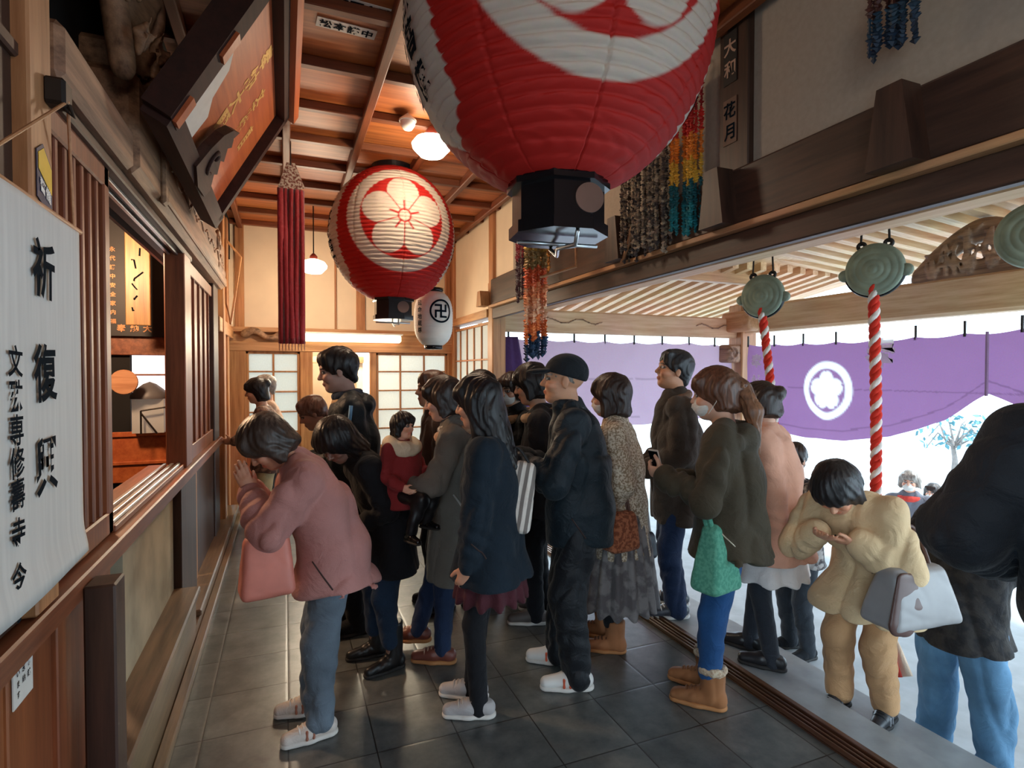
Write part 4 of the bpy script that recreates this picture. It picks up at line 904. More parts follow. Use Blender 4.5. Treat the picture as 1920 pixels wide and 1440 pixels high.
# stickers on the dark post over the lintel
for i, (z, s, cl, lb) in enumerate(((3.2, '大和', PAPER, 'upper black votive sticker with pale characters on the dark post'), (2.88, '花月', plain('brown_paper', (110, 84, 70), .7), 'lower brown votive sticker on the dark post'))):
    y = 2.27; m = MB(); h = .13 if i == 0 else .115; m.box(XR - .04, XR - .036, y - .045, y + .045, z - h, z + h); o = m.build('senjafuda_sticker', plain('sticker_black', (26, 22, 22), .6) if i == 0 else cl); m = MB()
    for k, ch in enumerate(s): put_text(m, ch, .085, (XR - .042, y, z + .055 - .11 * k), (0, -1, 0), (0, 0, 1), .002)
    m.build('lettering', plain('pale_ink', (176, 146, 128), .6) if i == 0 else INK, o); tag(o, lb, 'sticker', 'votive stickers')

# ------------------------------------------------------------------ scroll and bits on the left wall
t = thing('hanging_scroll', 'large white hanging cloth with black brush calligraphy at the left edge', 'scroll', (0, 0, 0))
y0, y1, z0, z1, xs = 1.22, 1.985, 1.08, 2.01, -.553
m = MB(); nu, nv = 40, 50
P = [(xs + .0012 * math.sin(9 * (y0 + (y1 - y0) * i / nu)) + .012 * math.exp(-((j / nv) / .06) ** 2), y0 + (y1 - y0) * i / nu, z0 + (z1 - z0) * j / nv - .012 * math.sin(math.pi * i / nu) * (j == 0)) for j in range(nv + 1) for i in range(nu + 1)]
m.add(P, [(j * (nu + 1) + i, j * (nu + 1) + i + 1, (j + 1) * (nu + 1) + i + 1, (j + 1) * (nu + 1) + i) for j in range(nv) for i in range(nu)])
SCROLL = plain('scroll_cloth', (214, 212, 206), .85, var=.06, nscale=5, bump=.2, stretch=(1, 12, .6)); so = m.build('cloth', SCROLL, t, True); md = so.modifiers.new('t', 'SOLIDIFY'); md.thickness = .004
m = MB(); random.seed(1); xt = xs + .011
for z, ch in ((1.85, '祈'), (1.60, '復'), (1.375, '興')): m = MB(); put_text(m, ch, .145, (xt, 1.70, z), (0, 1, 0), (0, 0, 1), .0035, sx=.95, jit=.05); m.build('calligraphy', INK, t)
m = MB()
for z, ch in ((1.625, '文'), (1.55, '殊'), (1.475, '専'), (1.405, '修'), (1.335, '壽'), (1.25, '寺'), (1.15, '令'), (1.09, '掌')): put_text(m, ch, .072, (xt, 1.535, z), (0, 1, 0), (0, 0, 1), .0014, jit=.08)
m.build('calligraphy', INK, t)
m = MB(); m.tube([(xs - .003, y0, z1), (xs - .003, y1 + .02, z1)], .009, 10); m.build('rod', W_LTY, t, True); m = MB(); m.tube([(xs - .003, y0, z0), (xs - .003, y1 + .02, z0 - .01)], .012, 10); m.build('rod', W_LTY, t, True)
m = MB(); hk = (xs + .03, 1.815, 2.31); m.tube([hk, (xs, 1.95, 2.01)], .004, 6); m.tube([hk, (xs, 1.40, 2.01)], .004, 6); m.build('cord', W_LTY, t)
m = MB(); m.box(-.57, -.52, 1.785, 1.845, 2.29, 2.36, .008); m.tube([(-.53, 1.815, 2.29), (-.51, 1.815, 2.27), (-.52, 1.815, 2.30)], .006); tag(m.build('iron_hook', IRON), 'black iron hook on the pale post holding the scroll cord', 'hook')
t = thing('direction_sticker', 'small yellow and navy arrow-shaped sticker on the pale post above the scroll', 'sticker', (0, 0, 0)); x = -.563
m = MB(); m.prism([(x, a, b) for a, b in ((1.725, 2.035), (1.82, 2.0), (1.82, 2.13), (1.765, 2.175), (1.725, 2.15))], (.002, 0, 0)); m.build('navy_backing', plain('navy_print', (24, 40, 78), .5), t)
m = MB(); m.prism([(x + .0025, a, b) for a, b in ((1.732, 2.105), (1.815, 2.06), (1.815, 2.125), (1.765, 2.165), (1.732, 2.145))], (.001, 0, 0)); m.build('yellow_arrow', plain('yellow_print', (232, 186, 40), .5), t)
m = MB(); put_text(m, '警備', .035, (x + .004, 1.772, 2.06), (0, 1, -.35), (0, 0, 1), .0008); m.build('lettering', WHITE, t)
t = thing('paper_notice', 'small white paper notice on the brown boards below the scroll', 'notice', (0, 0, 0)); m = MB(); m.box(-.603, -.6, 1.655, 1.765, .80, .925); m.build('sheet', PAPER, t)
m = MB(); random.seed(6)
for r, s in enumerate(('御賽銭', '御志納', '願います')): 
    for k, ch in enumerate(s): put_text(m, ch, .019, (-.599, 1.74 - .03 * r, .905 - .026 * k), (0, 1, 0), (0, 0, 1), .0002)
m.build('lettering', INK, t)
t = thing('paper_strip', 'narrow white paper strip hanging on the post beyond the beam', 'paper', (0, 0, 0)); m = MB(); m.box(-.572, -.568, 6.26, 6.34, 1.25, 2.12); m.build('strip', PAPER, t); m = MB(); m.box(-.572, -.568, 6.26, 6.34, 2.3, 2.75); m.build('strip', PAPER, t)
m = MB(); m.tube([(-.55, 6.4, 2.95), (-.42, 6.5, 2.8), (-.52, 6.5, 2.1), (-.55, 6.4, 2.3), (-.55, 6.4, 2.95)], .012, 6); tag(m.build('bent_bracket', W_LTZ), 'thin bent wooden bracket high on the far left post', 'bracket')
# things in the sanctuary
t = thing('hanging_board', 'tall gilt wooden tablet hanging in the dark sanctuary beyond the window', 'tablet', (0, 0, 0)); m = MB(); m.box(-1.24, -1.06, 5.6, 5.63, 2.0, 2.98, .005); m.build('board', wood('gilt_board', (120, 84, 44), (206, 160, 92), 'z', .4), t); m = MB(); random.seed(8)
for k in range(9): z = 2.1 + .1 * k; m.tube([(-1.15 + random.uniform(-.05, .05), 5.597, z + random.uniform(-.03, .03)), (-1.15 + random.uniform(-.05, .05), 5.597, z + random.uniform(-.05, .05)), (-1.15 + random.uniform(-.05, .05), 5.597, z + .05)], .006, 6)
m.build('lettering', INK, t)
DKP = plain('dark_panel', (22, 18, 24), .5); GM = plain('old_gold', (176, 126, 84), .45, .4)
t = thing('votive_plaque', 'dark plaque with rows of gold characters in the sanctuary', 'plaque', (0, 0, 0)); m = MB(); m.box(-1.5, -.78, 6.0, 6.04, 1.93, 3.05); m.build('board', DKP, t); m = MB()
for k, ch in enumerate('金有為'): put_text(m, ch, .09, (-.87, 5.994, 2.28 - .11 * k), (1, 0, 0), (0, 0, 1), .002)
m.build('gold_lettering', GM, t); m = MB()
for k, ch in enumerate('奉納大'): put_text(m, ch, .07, (-1.36 + .1 * k, 5.994, 2.0), (1, 0, 0), (0, 0, 1), .002)
m.build('gold_lettering', GM, t); m = MB()
for k in range(9): put_text(m, '永代講中安全家内福'[k], .045, (-1.42, 5.994, 2.7 - .08 * k), (1, 0, 0), (0, 0, 1), .001)
m.box(-.92, -.82, 5.99, 5.998, 2.5, 2.66); m.build('gold_lettering', GM, t)
m = MB(); m.lathe([(.001, 0), (.10, 0), (.105, .01), (.08, .03), (.001, .035)], (-1.26, 5.6, 1.52), 28, 'y'); tag(m.build('wooden_gong', W_LTX), 'round pale wooden disc on the dark pillar inside the window', 'disc')
t = thing('glass_lantern', 'grey domed glass lantern on the low screen before the bright pane', 'lantern', (-1.12, 5.85, 1.07)); m = MB(); m.box(-.12, .12, -.09, .09, 0, .30); m.build('glass_body', SHOJI, t); m = MB(); m.lathe([(.15, .30), (.15, .33), (.11, .38), (.05, .43), (.001, .45)], n=20); m.build('roof', plain('grey_roof', (92, 92, 96), .5), t, True)
m = MB()
for p, q in (((-.06, 0), (-.06, .2)), ((.14, 0), (.14, .23)), ((-.06, .2), (.14, .23)), ((-.06, .18), (.06, .0)), ((.14, .22), (.3, .06)), ((.3, .1), (.3, 0)), ((.14, .1), (.3, .05))): m.tube([(-1.1 + p[0], 5.70, 1.07 + p[1]), (-1.1 + q[0], 5.70, 1.07 + q[1])], .008, 6)
tag(m.build('metal_stand', IRON), 'thin black metal stand on the low screen inside the window', 'stand')

# ------------------------------------------------------------------ streamers and strings of folded cranes
REDC = cloth('red_silk', (150, 26, 34), .5, sheen=.4)
t = thing('cloth_streamer', 'long narrow red silk streamer hanging from the ceiling at left', 'streamer', (.05, 4.64, 0))
for k in range(5):
    m = MB(); x = -.075 + .0375 * k; P = []; n = 24
    for j in range(n + 1): z = 3.0 - 1.18 * j / n; P += [(x - .022, .012 * math.sin(z * 4 + k), z), (x, -.018 + .008 * math.sin(z * 5 + k), z), (x + .022, .012 * math.sin(z * 4 + k * 2), z)]
    m.add(P, [(3 * j + i, 3 * j + i + 1, 3 * j + i + 4, 3 * j + i + 3) for j in range(n) for i in (0, 1)]); o = m.build('silk_strip', REDC, t, True); o.modifiers.new('t', 'SOLIDIFY').thickness = .003
m = MB(); m.prism([(-.10, 0, 2.98), (.10, 0, 3.02), (.03, 0, 3.2), (-.03, 0, 3.2)], (0, .02, 0)); m.build('brocade_top', cloth('brocade', (206, 186, 168), c2=(120, 70, 60), pat=60), t)
m = MB(); m.tube([(0, 0, 3.18), (0, 0, 3.4)], .004); m.build('cord', IRON, t)
m = MB()
for k in range(9): m.tube([(-.09 + .0225 * k, 0, 1.825), (-.09 + .0225 * k, .004, 1.77)], .004, 5)
m.build('fringe', cloth('fringe', (206, 150, 120)), t)
CRANE = vcol('folded_paper', rough=.6, var=.25, nscale=60)
def cranes(name_lab, c, n, length, colors, wid, dep=.06, size=.028, ragged=.06, seed=0, axis='y', group='strings of folded paper cranes', fade=True):
    random.seed(seed); t = thing('crane_garland', name_lab, 'paper cranes', c, 0, group); m = MB(); m.tube([(0, 0, -.01), (0, 0, .05), (XR + .01 - c[0], 0, .12)] if axis == 'y' else [(0, 0, -.01), (0, 0, ZC - c[2] + .005)], .004, 6); m.build('hanging_cord', IRON, t)
    for k in range(n):
        f = (k + .5) / n - .5; dx, dy = (random.uniform(-dep, dep) / 2, f * wid) if axis == 'y' else (f * wid, random.uniform(-dep, dep) / 2)
        m = MB(); m.tube([(dx * .3, dy * .5, .02), (dx, dy, -.06)], .0015, 4, (.6, .6, .6)); L = length * (1 - random.random() * ragged); cnt = int(L / (size * .78)); ph = random.random() * .06
        for j in range(cnt):
            z = -.05 - j * size * .78; q = (j / cnt) * (len(colors) - 1) if fade else random.randrange(len(colors)); i0 = min(int(q), len(colors) - 1); cc = np.array(lin(colors[i0])); cc = cc * random.uniform(.95, 1.5); cc = tuple(np.clip(cc, 0, 1)); a = random.random() * 3.1; s = size * random.uniform(.8, 1.15); ca, sa = math.cos(a) * s, math.sin(a) * s
            m.add([(dx + ca, dy + sa, z + s * .25), (dx - ca, dy - sa, z + s * .25), (dx - sa * .5, dy + ca * .5, z), (dx + sa * .5, dy - ca * .5, z), (dx, dy, z + s * .7), (dx, dy, z - s * .75)], [(0, 2, 4), (2, 1, 4), (1, 3, 4), (3, 0, 4), (2, 0, 5), (1, 2, 5), (3, 1, 5), (0, 3, 5)], cc)
        m.build('crane_string', CRANE, t, False, True)
    return t
c = at(1205, 270, X=2.02); cranes('wide bundle of faded grey and beige crane strings below the huge lantern', tuple(c), 24, .66, [(160, 146, 126), (112, 100, 88), (64, 58, 58)], .50, .08, .018, .12, 1, fade=False)
m = MB(); e = at(1185, 425, X=2.03); m.tube([e, at(1178, 460, X=2.03), at(1166, 492, X=2.03)], .012, 6); tag(m.build('cord_tail', W_LTZ), 'short pale cord hanging below the faded crane strings', 'cord')
c = at(1287, 150, X=2.06); cranes('rainbow bundle of crane strings hanging right of the huge lantern', tuple(c), 14, .82, [(150, 30, 34), (196, 40, 34), (226, 130, 40), (214, 170, 60), (20, 90, 100), (24, 120, 130), (22, 60, 96)], .17, .08, .018, .08, 2)
c = at(1676, -50, X=2.02); cranes('dark blue and brown crane strings at the top right on the plaster', tuple(c), 14, .24, [(70, 34, 28), (24, 54, 74), (20, 44, 66), (96, 46, 34)], .18, .08, .018, .18, 3)
c = at(1003, 425, D=4.0); cranes('long orange, pink and navy crane strings hanging over the crowd', tuple(c), 16, .93, [(190, 150, 60), (150, 120, 70), (214, 96, 52), (226, 140, 90), (232, 170, 130), (230, 120, 60), (34, 58, 84), (214, 64, 40)], .16, .09, .025, .1, 4, 'x')
c = at(972, 405, X=2.02); cranes('dark red and black crane strings beside the far wall post', tuple(c), 6, .78, [(120, 30, 44), (60, 34, 44), (40, 34, 44)], .20, .05, .02, .1, 5)
c = at(1015, 405, X=1.95); cranes('short ochre crane strings below the black lantern box', tuple(c), 7, .52, [(190, 150, 66), (170, 120, 60), (186, 140, 70)], .26, .05, .02, .2, 6)
m = MB(); m.tube([at(1080, 455, D=3.95), at(1080, 500, D=3.95), at(1030, 515, D=3.95), at(1012, 520, D=3.95)], .01, 8); m.tube([at(1080, 455, D=3.95), at(1075, 420, D=3.95)], .01, 8); tag(m.build('bent_pole', W_LTX), 'thin bent wooden pole carrying the orange crane strings', 'pole')

# ------------------------------------------------------------------ bells, ropes
GONG = plain('verdigris_bronze', (134, 146, 128), .55, .25, var=.25, nscale=9, bump=.1)
WS, RS = cloth('rope_white', (226, 216, 208)), cloth('rope_red', (206, 50, 34))
def gong(label, p, R, rope_end, rlabel, rz=0.0):
    t = thing('temple_gong', label, 'gong', tuple(p), rz, 'bronze gongs under the porch'); prof = []
    for s in (-1, 1):
        seq = [(.0001, .11), (.13, .112), (.15, .104), (.2, .108), (.34, .106), (.36, .096), (.40, .1), (.56, .096), (.58, .086), (.62, .09), (.80, .084), (.82, .072), (.87, .076), (.97, .056), (1.0, .03), (.98, .012)]
        prof += [(r * R, s * h * R * 2.6) for r, h in (seq if s < 0 else seq[::-1])]
    m = MB(); m.lathe(prof, (0, 0, 0), 56, 'x'); m.build('gong_body', GONG, t, True)
    for s in (1, -1):
        m = MB(); m.lathe([(.001, -.02), (.035, -.018), (.04, 0), (.035, .018), (.001, .02)], (0, s * R * 1.02, -.02), 16, 'x'); m.build('side_lug', GONG, t, True)
        m = MB(); y = s * R * .45; m.lathe([(.02 + .012 * math.cos(a), .012 * math.sin(a)) for a in np.linspace(0, 6.283, 10)], (0, y, R * .95), 16, 'x'); m.tube([(0, y, R * .98), (0, y * 1.05, R * 1.12), (0, y * .9, R * 1.5 + .2)], .007, 6); m.build('hanging_hook', IRON, t, True)
    m = MB(); m.tube([(0, R * 1.0 * math.sin(a), -R * 1.0 * math.cos(a)) for a in np.linspace(-1.25, 1.25, 24)], .012, 8); m.build('mouth_slit', BLACK, t)
    q = thing('bell_rope', rlabel, 'rope', (0, 0, 0), 0, 'red and white bell ropes'); a = np.array(p) + (-.01, 0, -R * .6); b = np.array(rope_end); L = np.linalg.norm(b - a); n = int(L / .008); d = (b - a) / L; e1 = nrm(np.cross(d, (0, 1, 0))); e2 = np.cross(d, e1)
    for k in range(3):
        pts = [a + d * L * i / n + .016 * (math.cos(i * .36 + k * 2.094) * e1 + math.sin(i * .36 + k * 2.094) * e2) + np.array([.03 * math.sin(2.4 * i / n), 0, 0]) for i in range(n + 1)]
        m = MB(); m.tube(pts, .0185, 7); m.build('white_strand' if k == 0 else 'red_strand', WS if k == 0 else RS, q, True)
    return t
g1 = at(1430, 555, X=3.45); g2 = at(1640, 506, X=3.45)
gong('round green bronze gong above the porch post, left of two', g1, .165, at(1455, 900, X=3.4), 'red and white twisted bell rope falling behind the ponytailed woman', .35)
gong('round green bronze gong in front of the carved strut, right of two', g2, .165, at(1636, 1010, X=3.4), 'red and white twisted bell rope falling behind the bowing person in beige', .35)
t = thing('temple_gong', 'bronze gong cut off by the right edge of the photo', 'gong', tuple(at(1945, 440, X=3.45)), .35, 'bronze gongs under the porch')
for ch in [o for o in COL.objects if o.name == 'gong_body'][:1]: c_ = ch.copy(); COL.objects.link(c_); c_.parent = t
q = thing('rope_tail', 'red and white end of the bell rope beside the beige trouser leg', 'rope', (0, 0, 0)); m = MB()
a, b = at(1650, 1175, X=3.05), at(1678, 1270, X=3.0); m.tube([a, (a + b) / 2 + (.0, .0, .01), b], [.02, .03, .036], 8); m.build('red_tassel', RS, q, True); m = MB(); m.tube([a + (.05, -.01, 0), (a + b) / 2 + (.06, -.02, 0), b + (.07, -.02, 0)], [.014, .02, .026], 8); m.build('white_tassel', cloth('tassel_beige', (216, 186, 160)), q, True)

# ------------------------------------------------------------------ purple curtains
PUR, PWH = np.array(lin((150, 108, 152))), np.array(lin((250, 248, 250))); CURT = vcol('purple_curtain', rough=.8, trans=.5, bump=.15, nscale=90, var=.2)
def curtain(label, u0, u1, fixed, axis, top, bot, nu, nv, pattern=None, seams=(), base=None):
    t = thing('temple_curtain', label, 'curtain', (0, 0, 0)); m = MB(); P, C = [], []; loops = []
    for j in range(nv + 1):
        for i in range(nu + 1):
            s = i / nu; u = u0 + (u1 - u0) * s; zt, zb = top(u), bot(u); v = j / nv; sc = .02 * (1 - abs(math.sin(math.pi * (u - u0) / .42))) if v < .3 else 0
            z = zt + (zb - zt) * v - (.022 * abs(math.sin(math.pi * (u - u0) / .42)) * (1 - v)); dpt = .03 * math.sin(u * 5 + v * 3) * (.3 + v) + .012 * math.sin(u * 17 + v * 6 + 3 * math.sin(v * 4)) * (.2 + v) + .02 * math.sin(z * 14 + u * 2) * v ** 2
            P.append((fixed + dpt, u, z) if axis == 'y' else (u, fixed + dpt, z)); c = PUR.copy() if base is None else np.array(lin(base))
            if abs(z - (zb + .11)) < .008 or any(abs(z - q) < .006 for q in seams): c = c * .72
            if pattern is not None: w = pattern(u, z); c = c * (1 - w) + PWH * w
            C.append(tuple(c))
    m.v = P; m.c = C; m.f = [(j * (nu + 1) + i, j * (nu + 1) + i + 1, (j + 1) * (nu + 1) + i + 1, (j + 1) * (nu + 1) + i) for j in range(nv) for i in range(nu)]; m.m = [0] * len(m.f); m.build('curtain_cloth', CURT, t, True, True)
    k = u0 + 0.0; st = .42 if u1 > u0 else -.42
    while (k <= u1) if st > 0 else (k >= u1):
        z = top(k); m = MB(); p = (fixed, k, z) if axis == 'y' else (k, fixed, z); m.tube([(p[0], p[1], p[2] - .03), (p[0], p[1], p[2] + .11)], .012, 6); m.build('curtain_tie', IRON, t); k += st
    return t
def pat_r(y, z):
    x = (4.50 - y) / .93; d = z - 1.40; r = math.hypot(x, d); w = sst(np.array(abs(r - .285) - .04), .008); th = math.atan2(x, d); a = (th + math.pi / 5) % (2 * math.pi / 5) - math.pi / 5
    uu = r * math.cos(a); vv = abs(r * math.sin(a)); pet = min(math.hypot(uu - .125, vv) - .098, r - .13); pet = max(pet, -(math.hypot(uu - .22, vv) - .012)); return float(max(w, sst(np.array(pet), .008)))
top_r = lambda y: 1.965 - .028 * math.sin((5.7 - y)) ; 
def bot_r(y):
    pts = [(6, 1.0), (5.4, .90), (4.8, .84), (4.3, .86), (3.8, .96), (3.3, 1.16), (2.94, 1.42), (2.6, 1.28), (2.2, 1.0), (1.5, .86), (.5, .9)]
    for (a, za), (b, zb) in zip(pts, pts[1:]):
        if b <= y <= a: return za + (zb - za) * (a - y) / (a - b)
    return .9
curt = curtain('wide purple curtain with white crest drawn up at the right behind the ropes', 5.66, .9, 5.60, 'y', top_r, bot_r, 260, 70, pat_r, (1.42,))
m = MB(); 
put_text(m, '奉', .30, (5.50, 3.83, 1.80), (0, -1, 0), (0, 0, 1), .014, jit=.0); 
m.build('lettering', SHOJI, curt); m = MB()
for k, ch in enumerate('奉納講'): put_text(m, ch, .17, (5.50, 5.42, 1.75 - .26 * k), (0, -1, 0), (0, 0, 1), .007)
m.build('lettering', SHOJI, curt)
m = MB(); m.tube([(5.55, 2.94, 1.95), (5.55, 2.94, 1.4)], .014, 6); m.build('gather_cord', cloth('cord_mauve', (150, 120, 150)), curt)
curtain('plain purple curtain behind the standing man and the woman with bobbed hair', 2.34, 5.56, 5.92, 'x', lambda x: 2.0 - .02 * math.sin((x - 2.3)) - .06 * max(0, (x - 4.9)), lambda x: .98 - .03 * math.sin(x * 2), 200, 50, None, (1.52,), (196, 168, 190))
m = MB(); P = []
for j in range(20):
    for i in range(7): z = 2.0 - 1.1 * j / 19; P.append((2.255 + .028 * i + .006 * j * i * .3, 5.83 + .02 * math.sin(i * 2.2), z))
m.add(P, [(7 * j + i, 7 * j + i + 1, 7 * j + i + 8, 7 * j + i + 7) for j in range(19) for i in range(6)]); o = m.build('curtain_edge', cloth('dark_purple', (70, 46, 92)), None, True); o.modifiers.new('t', 'SOLIDIFY').thickness = .004; tag(o, 'narrow dark purple curtain end tied at the hall post', 'curtain')

# ------------------------------------------------------------------ beyond: tents and trees in the sun
TENT = plain('white_canvas', (240, 240, 240), .8, var=.03)
for i, (x, y, w, lb) in enumerate(((26, 13.5, 2.2, 'white festival tent in the sun beyond the curtain, left'), (20, 4.6, 2.4, 'white festival tent in the sun beyond the drawn-up curtain, right'))):
    t = thing('festival_tent', lb, 'tent', (x, y, -1.2)); m = MB(); m.prism([(-w, -w, 2.5), (-w, w, 2.5), (-w, w, 2.2), (-w, -w, 2.2)], (2 * w, 0, 0)); m.prism([(-w, -w, 2.5), (-w, w, 2.5), (-w, 0, 3.5)], (2 * w, 0, 0)); m.build('canopy', TENT, t)
    for sx in (-1, 1):
        for sy in (-1, 1): m = MB(); m.tube([(sx * w * .95, sy * w * .95, 0), (sx * w * .95, sy * w * .95, 2.3)], .03, 8); m.build('tent_pole', SILVER, t)
LEAF = plain('blue_green_leaf', (70, 120, 130), .6, var=.4, nscale=3); BARK = plain('grey_bark', (120, 112, 108), .9, var=.3)
for i, (px, py, D_, lb) in enumerate(((1790, 815, 14, 'small sparse tree between the curtain hem and the dark jacket'),)):
    p = at(px, py, D=D_); t = thing('sparse_tree', lb, 'tree', (p[0], p[1], -1.2)); m = MB(); random.seed(20 + i); h = p[2] + 1.2; m.tube([(0, 0, 0), (.03, 0, h * .5), (-.02, .05, h * .9)], [.09, .06, .04], 8)
    for k in range(9): a = k * .8; m.tube([(0, 0, h * .75), (.35 * math.cos(a), .35 * math.sin(a), h + .25 * math.sin(k)), (.6 * math.cos(a), .6 * math.sin(a), h + .4 * math.sin(k * 1.7))], [.03, .02, .01], 6)
    m.build('trunk', BARK, t, True); m = MB()
    for k in range(140): a = random.random() * 6.28; r = .3 + .5 * random.random(); c = np.array([r * math.cos(a), r * math.sin(a), h + random.uniform(-.3, .5)]); d1, d2 = nrm(np.random.RandomState(k).randn(3)), nrm(np.random.RandomState(k + 500).randn(3)); m.add([c + d1 * .09, c + d2 * .05, c - d1 * .09, c - d2 * .05], [(0, 1, 2, 3)])
    m.build('foliage', LEAF, t)
# ------------------------------------------------------------------ people
def hairmat(name, c, rough=.42): return plain(name, c, rough, var=.45, nscale=30, bump=.5, stretch=(3, 3, .5), spec=.4)
H_BLK = hairmat('hair_black', (26, 24, 26)); H_DBR = hairmat('hair_dark_brown', (48, 36, 32)); H_BR = hairmat('hair_brown', (92, 60, 44)); H_GR = hairmat('hair_grey', (140, 132, 124)); H_MIX = hairmat('hair_greying_brown', (62, 50, 44)); H_TAN = hairmat('hair_light_brown', (120, 82, 58))
SOLE_W = plain('sole_white', (214, 210, 204), .7, var=.06); SOLE_D = plain('sole_dark', (34, 32, 32), .7); SOLE_T = plain('sole_gum', (176, 120, 72), .7)
BTN = plain('button_dark', (26, 24, 24), .35); BTN_M = plain('button_metal', (190, 180, 160), .3, .8)
MASK = cloth('mask_white', (216, 214, 208), .8, var=.05); MASK_G = cloth('mask_grey', (150, 140, 132), .8, var=.08)
NAVY = cloth('navy_wool', (24, 34, 46)); NAVY2 = cloth('navy_nylon', (22, 34, 42), .5, sheen=.05); BLKC = cloth('black_cloth', (22, 24, 29)); JEAN = cloth('blue_denim', (36, 78, 128), weave=420); JEAN_D = cloth('dark_denim', (32, 46, 74), weave=420); JEAN_L = cloth('washed_denim', (96, 136, 168), weave=420, var=.35)
DENIM_G = cloth('grey_blue_denim', (98, 110, 122), weave=420, var=.3); TIGHTS = cloth('black_tights', (22, 23, 28), weave=500); TIGHTS_G = cloth('grey_tights', (44, 48, 56), weave=500)
SEAM = plain('seam_thread', (60, 40, 36), .8)

def seamline(p, name, pts, r, mat, parent=None): m = MB(); m.tube(pts, r, 6); return m.build(name, mat, parent or p.root, True)
def cam_side(pts): return pts

# 1 bowing woman in pink
p1 = Person('elderly person in dusty pink jacket bowing with palms pressed together, nearest the altar window', (.20, 2.68), 180, 1.47, lean=(15, 26, 46), head=(48, 6, 0), skin=(206, 152, 124))
p1.arms((.335, .035, 1.075), (.335, -.035, 1.075), {'L': (-.1, .8, -1), 'R': (-.1, -.8, -1)})
p1.legs_at((.07, .10, 0), (.10, -.10, 0)); p1.hand('L', (.45, -.1, 1), (0, -1, 0), (6, 10, 8), .03, (.1, -.5, 1)); p1.hand('R', (.45, .1, 1), (0, 1, 0), (6, 10, 8), .03, (.1, .5, 1))
p1.body(age=.5); PINK = cloth('pink_quilted_cloth', (174, 122, 116), .7, var=.12)
p1.coat(PINK, 'jacket', .43, 1.15, .035, sleeve=1.1, folds=.013, seed=1, collar='flat', cuff=.002)
p1.pants(DENIM_G, 'trousers', 1.1, .011, 1.0, .075, 1.08, flare=1.1); p1.shoes(cloth('shoe_mesh_white', (206, 196, 188), var=.2), SOLE_W, lace=plain('shoe_laces', (230, 226, 220), .8), trim=plain('shoe_trim_rust', (158, 100, 80), .7))
p1.hair(H_MIX, 'bob', .055, vol=1.12, seed=1)
p1.pocket((.10, .80), (.02, .68))
# 2 dark bowing woman
p2 = Person('person in long black coat bowing with dark hair over the face, behind pink jacket', (.53, 3.12), 188, 1.43, lean=(18, 32, 50), head=(46, 34, 4), skin=(150, 116, 104))
p2.arms((.22, .05, .78), (.22, -.05, .78)).legs_at((.02, .09, 0), (.06, -.10, 0)); p2.hand('L', (.7, -.3, -.4), (0, -1, 0)); p2.hand('R', (.7, .3, -.4)); p2.body()
p2.coat(BLKC, 'coat', .36, 1.08, .02, seed=2, collar='flat'); p2.pants(cloth('navy_trousers', (30, 48, 70)), 'trousers', 1.1, seed=2, cuff=.16); p2.shoes(plain('black_boot_leather', (24, 24, 26), .4), SOLE_D, 'tall', name='boot')
p2.hair(H_BLK, 'long', .15, vol=1.2, seed=2)
p2.dots([(.26, .165, .92), (.24, .18, .80)], .012, BTN_M)
# 3 young man in hooded navy jacket
p3 = Person('young person with short black hair in navy hooded jacket looking down before the back doorway', (.40, 3.62), 178, 1.73, lean=(2, 6, 20), head=(12, 0, 0), skin=(176, 140, 126))
p3.arms((.26, .04, 1.06), (.26, -.04, 1.06)).legs_at(); p3.hand('L', curl=(40, 40, 30)); p3.hand('R', curl=(40, 40, 30)); p3.body(); p3.coat(NAVY2, 'jacket', .44, 1.08, .01, seed=3, collar='hood'); p3.pants(BLKC, seed=3); p3.shoes(BLKC, SOLE_D)
p3.hair(H_BLK, 'short', vol=1.1, seed=3); p3.collar_band(cloth('hood_lining_beige', (206, 172, 134)), 'hood_lining', .068, .02, -.005, -.012); p3.collar_band(cloth('hood_navy_knit', (28, 44, 66)), 'inner_collar', .054, .026, .03, -.012)
m = MB(); a_, e_, w_ = p3.arm['L']; m.tube([a_ + (.01, .078, .03), a_ + (.02, .088, -.06), a_ + (.03, .09, -.14)], .012, 6); m.build('sleeve_stripe', plain('blue_stripe', (90, 150, 200), .6), p3.root, True)
# 4 brown head
c = at(597, 790, Y=4.05); p4 = Person('stooped person whose round brown head shows between the pink jacket and the young man', (c[0] + .14, 4.05), 180, 1.45, lean=(8, 16, 30), head=(28, 0, 0), skin=(176, 130, 108), vox=.008)
p4.arms().legs_at(); p4.body(); p4.coat(cloth('brown_wool', (120, 92, 80)), 'coat', .4, seed=4, collar='flat'); p4.pants(BLKC); p4.shoes(BLKC, SOLE_D); p4.hair(hairmat('hair_thin_brown', (116, 84, 72)), 'short', vol=1.05, h=.008)
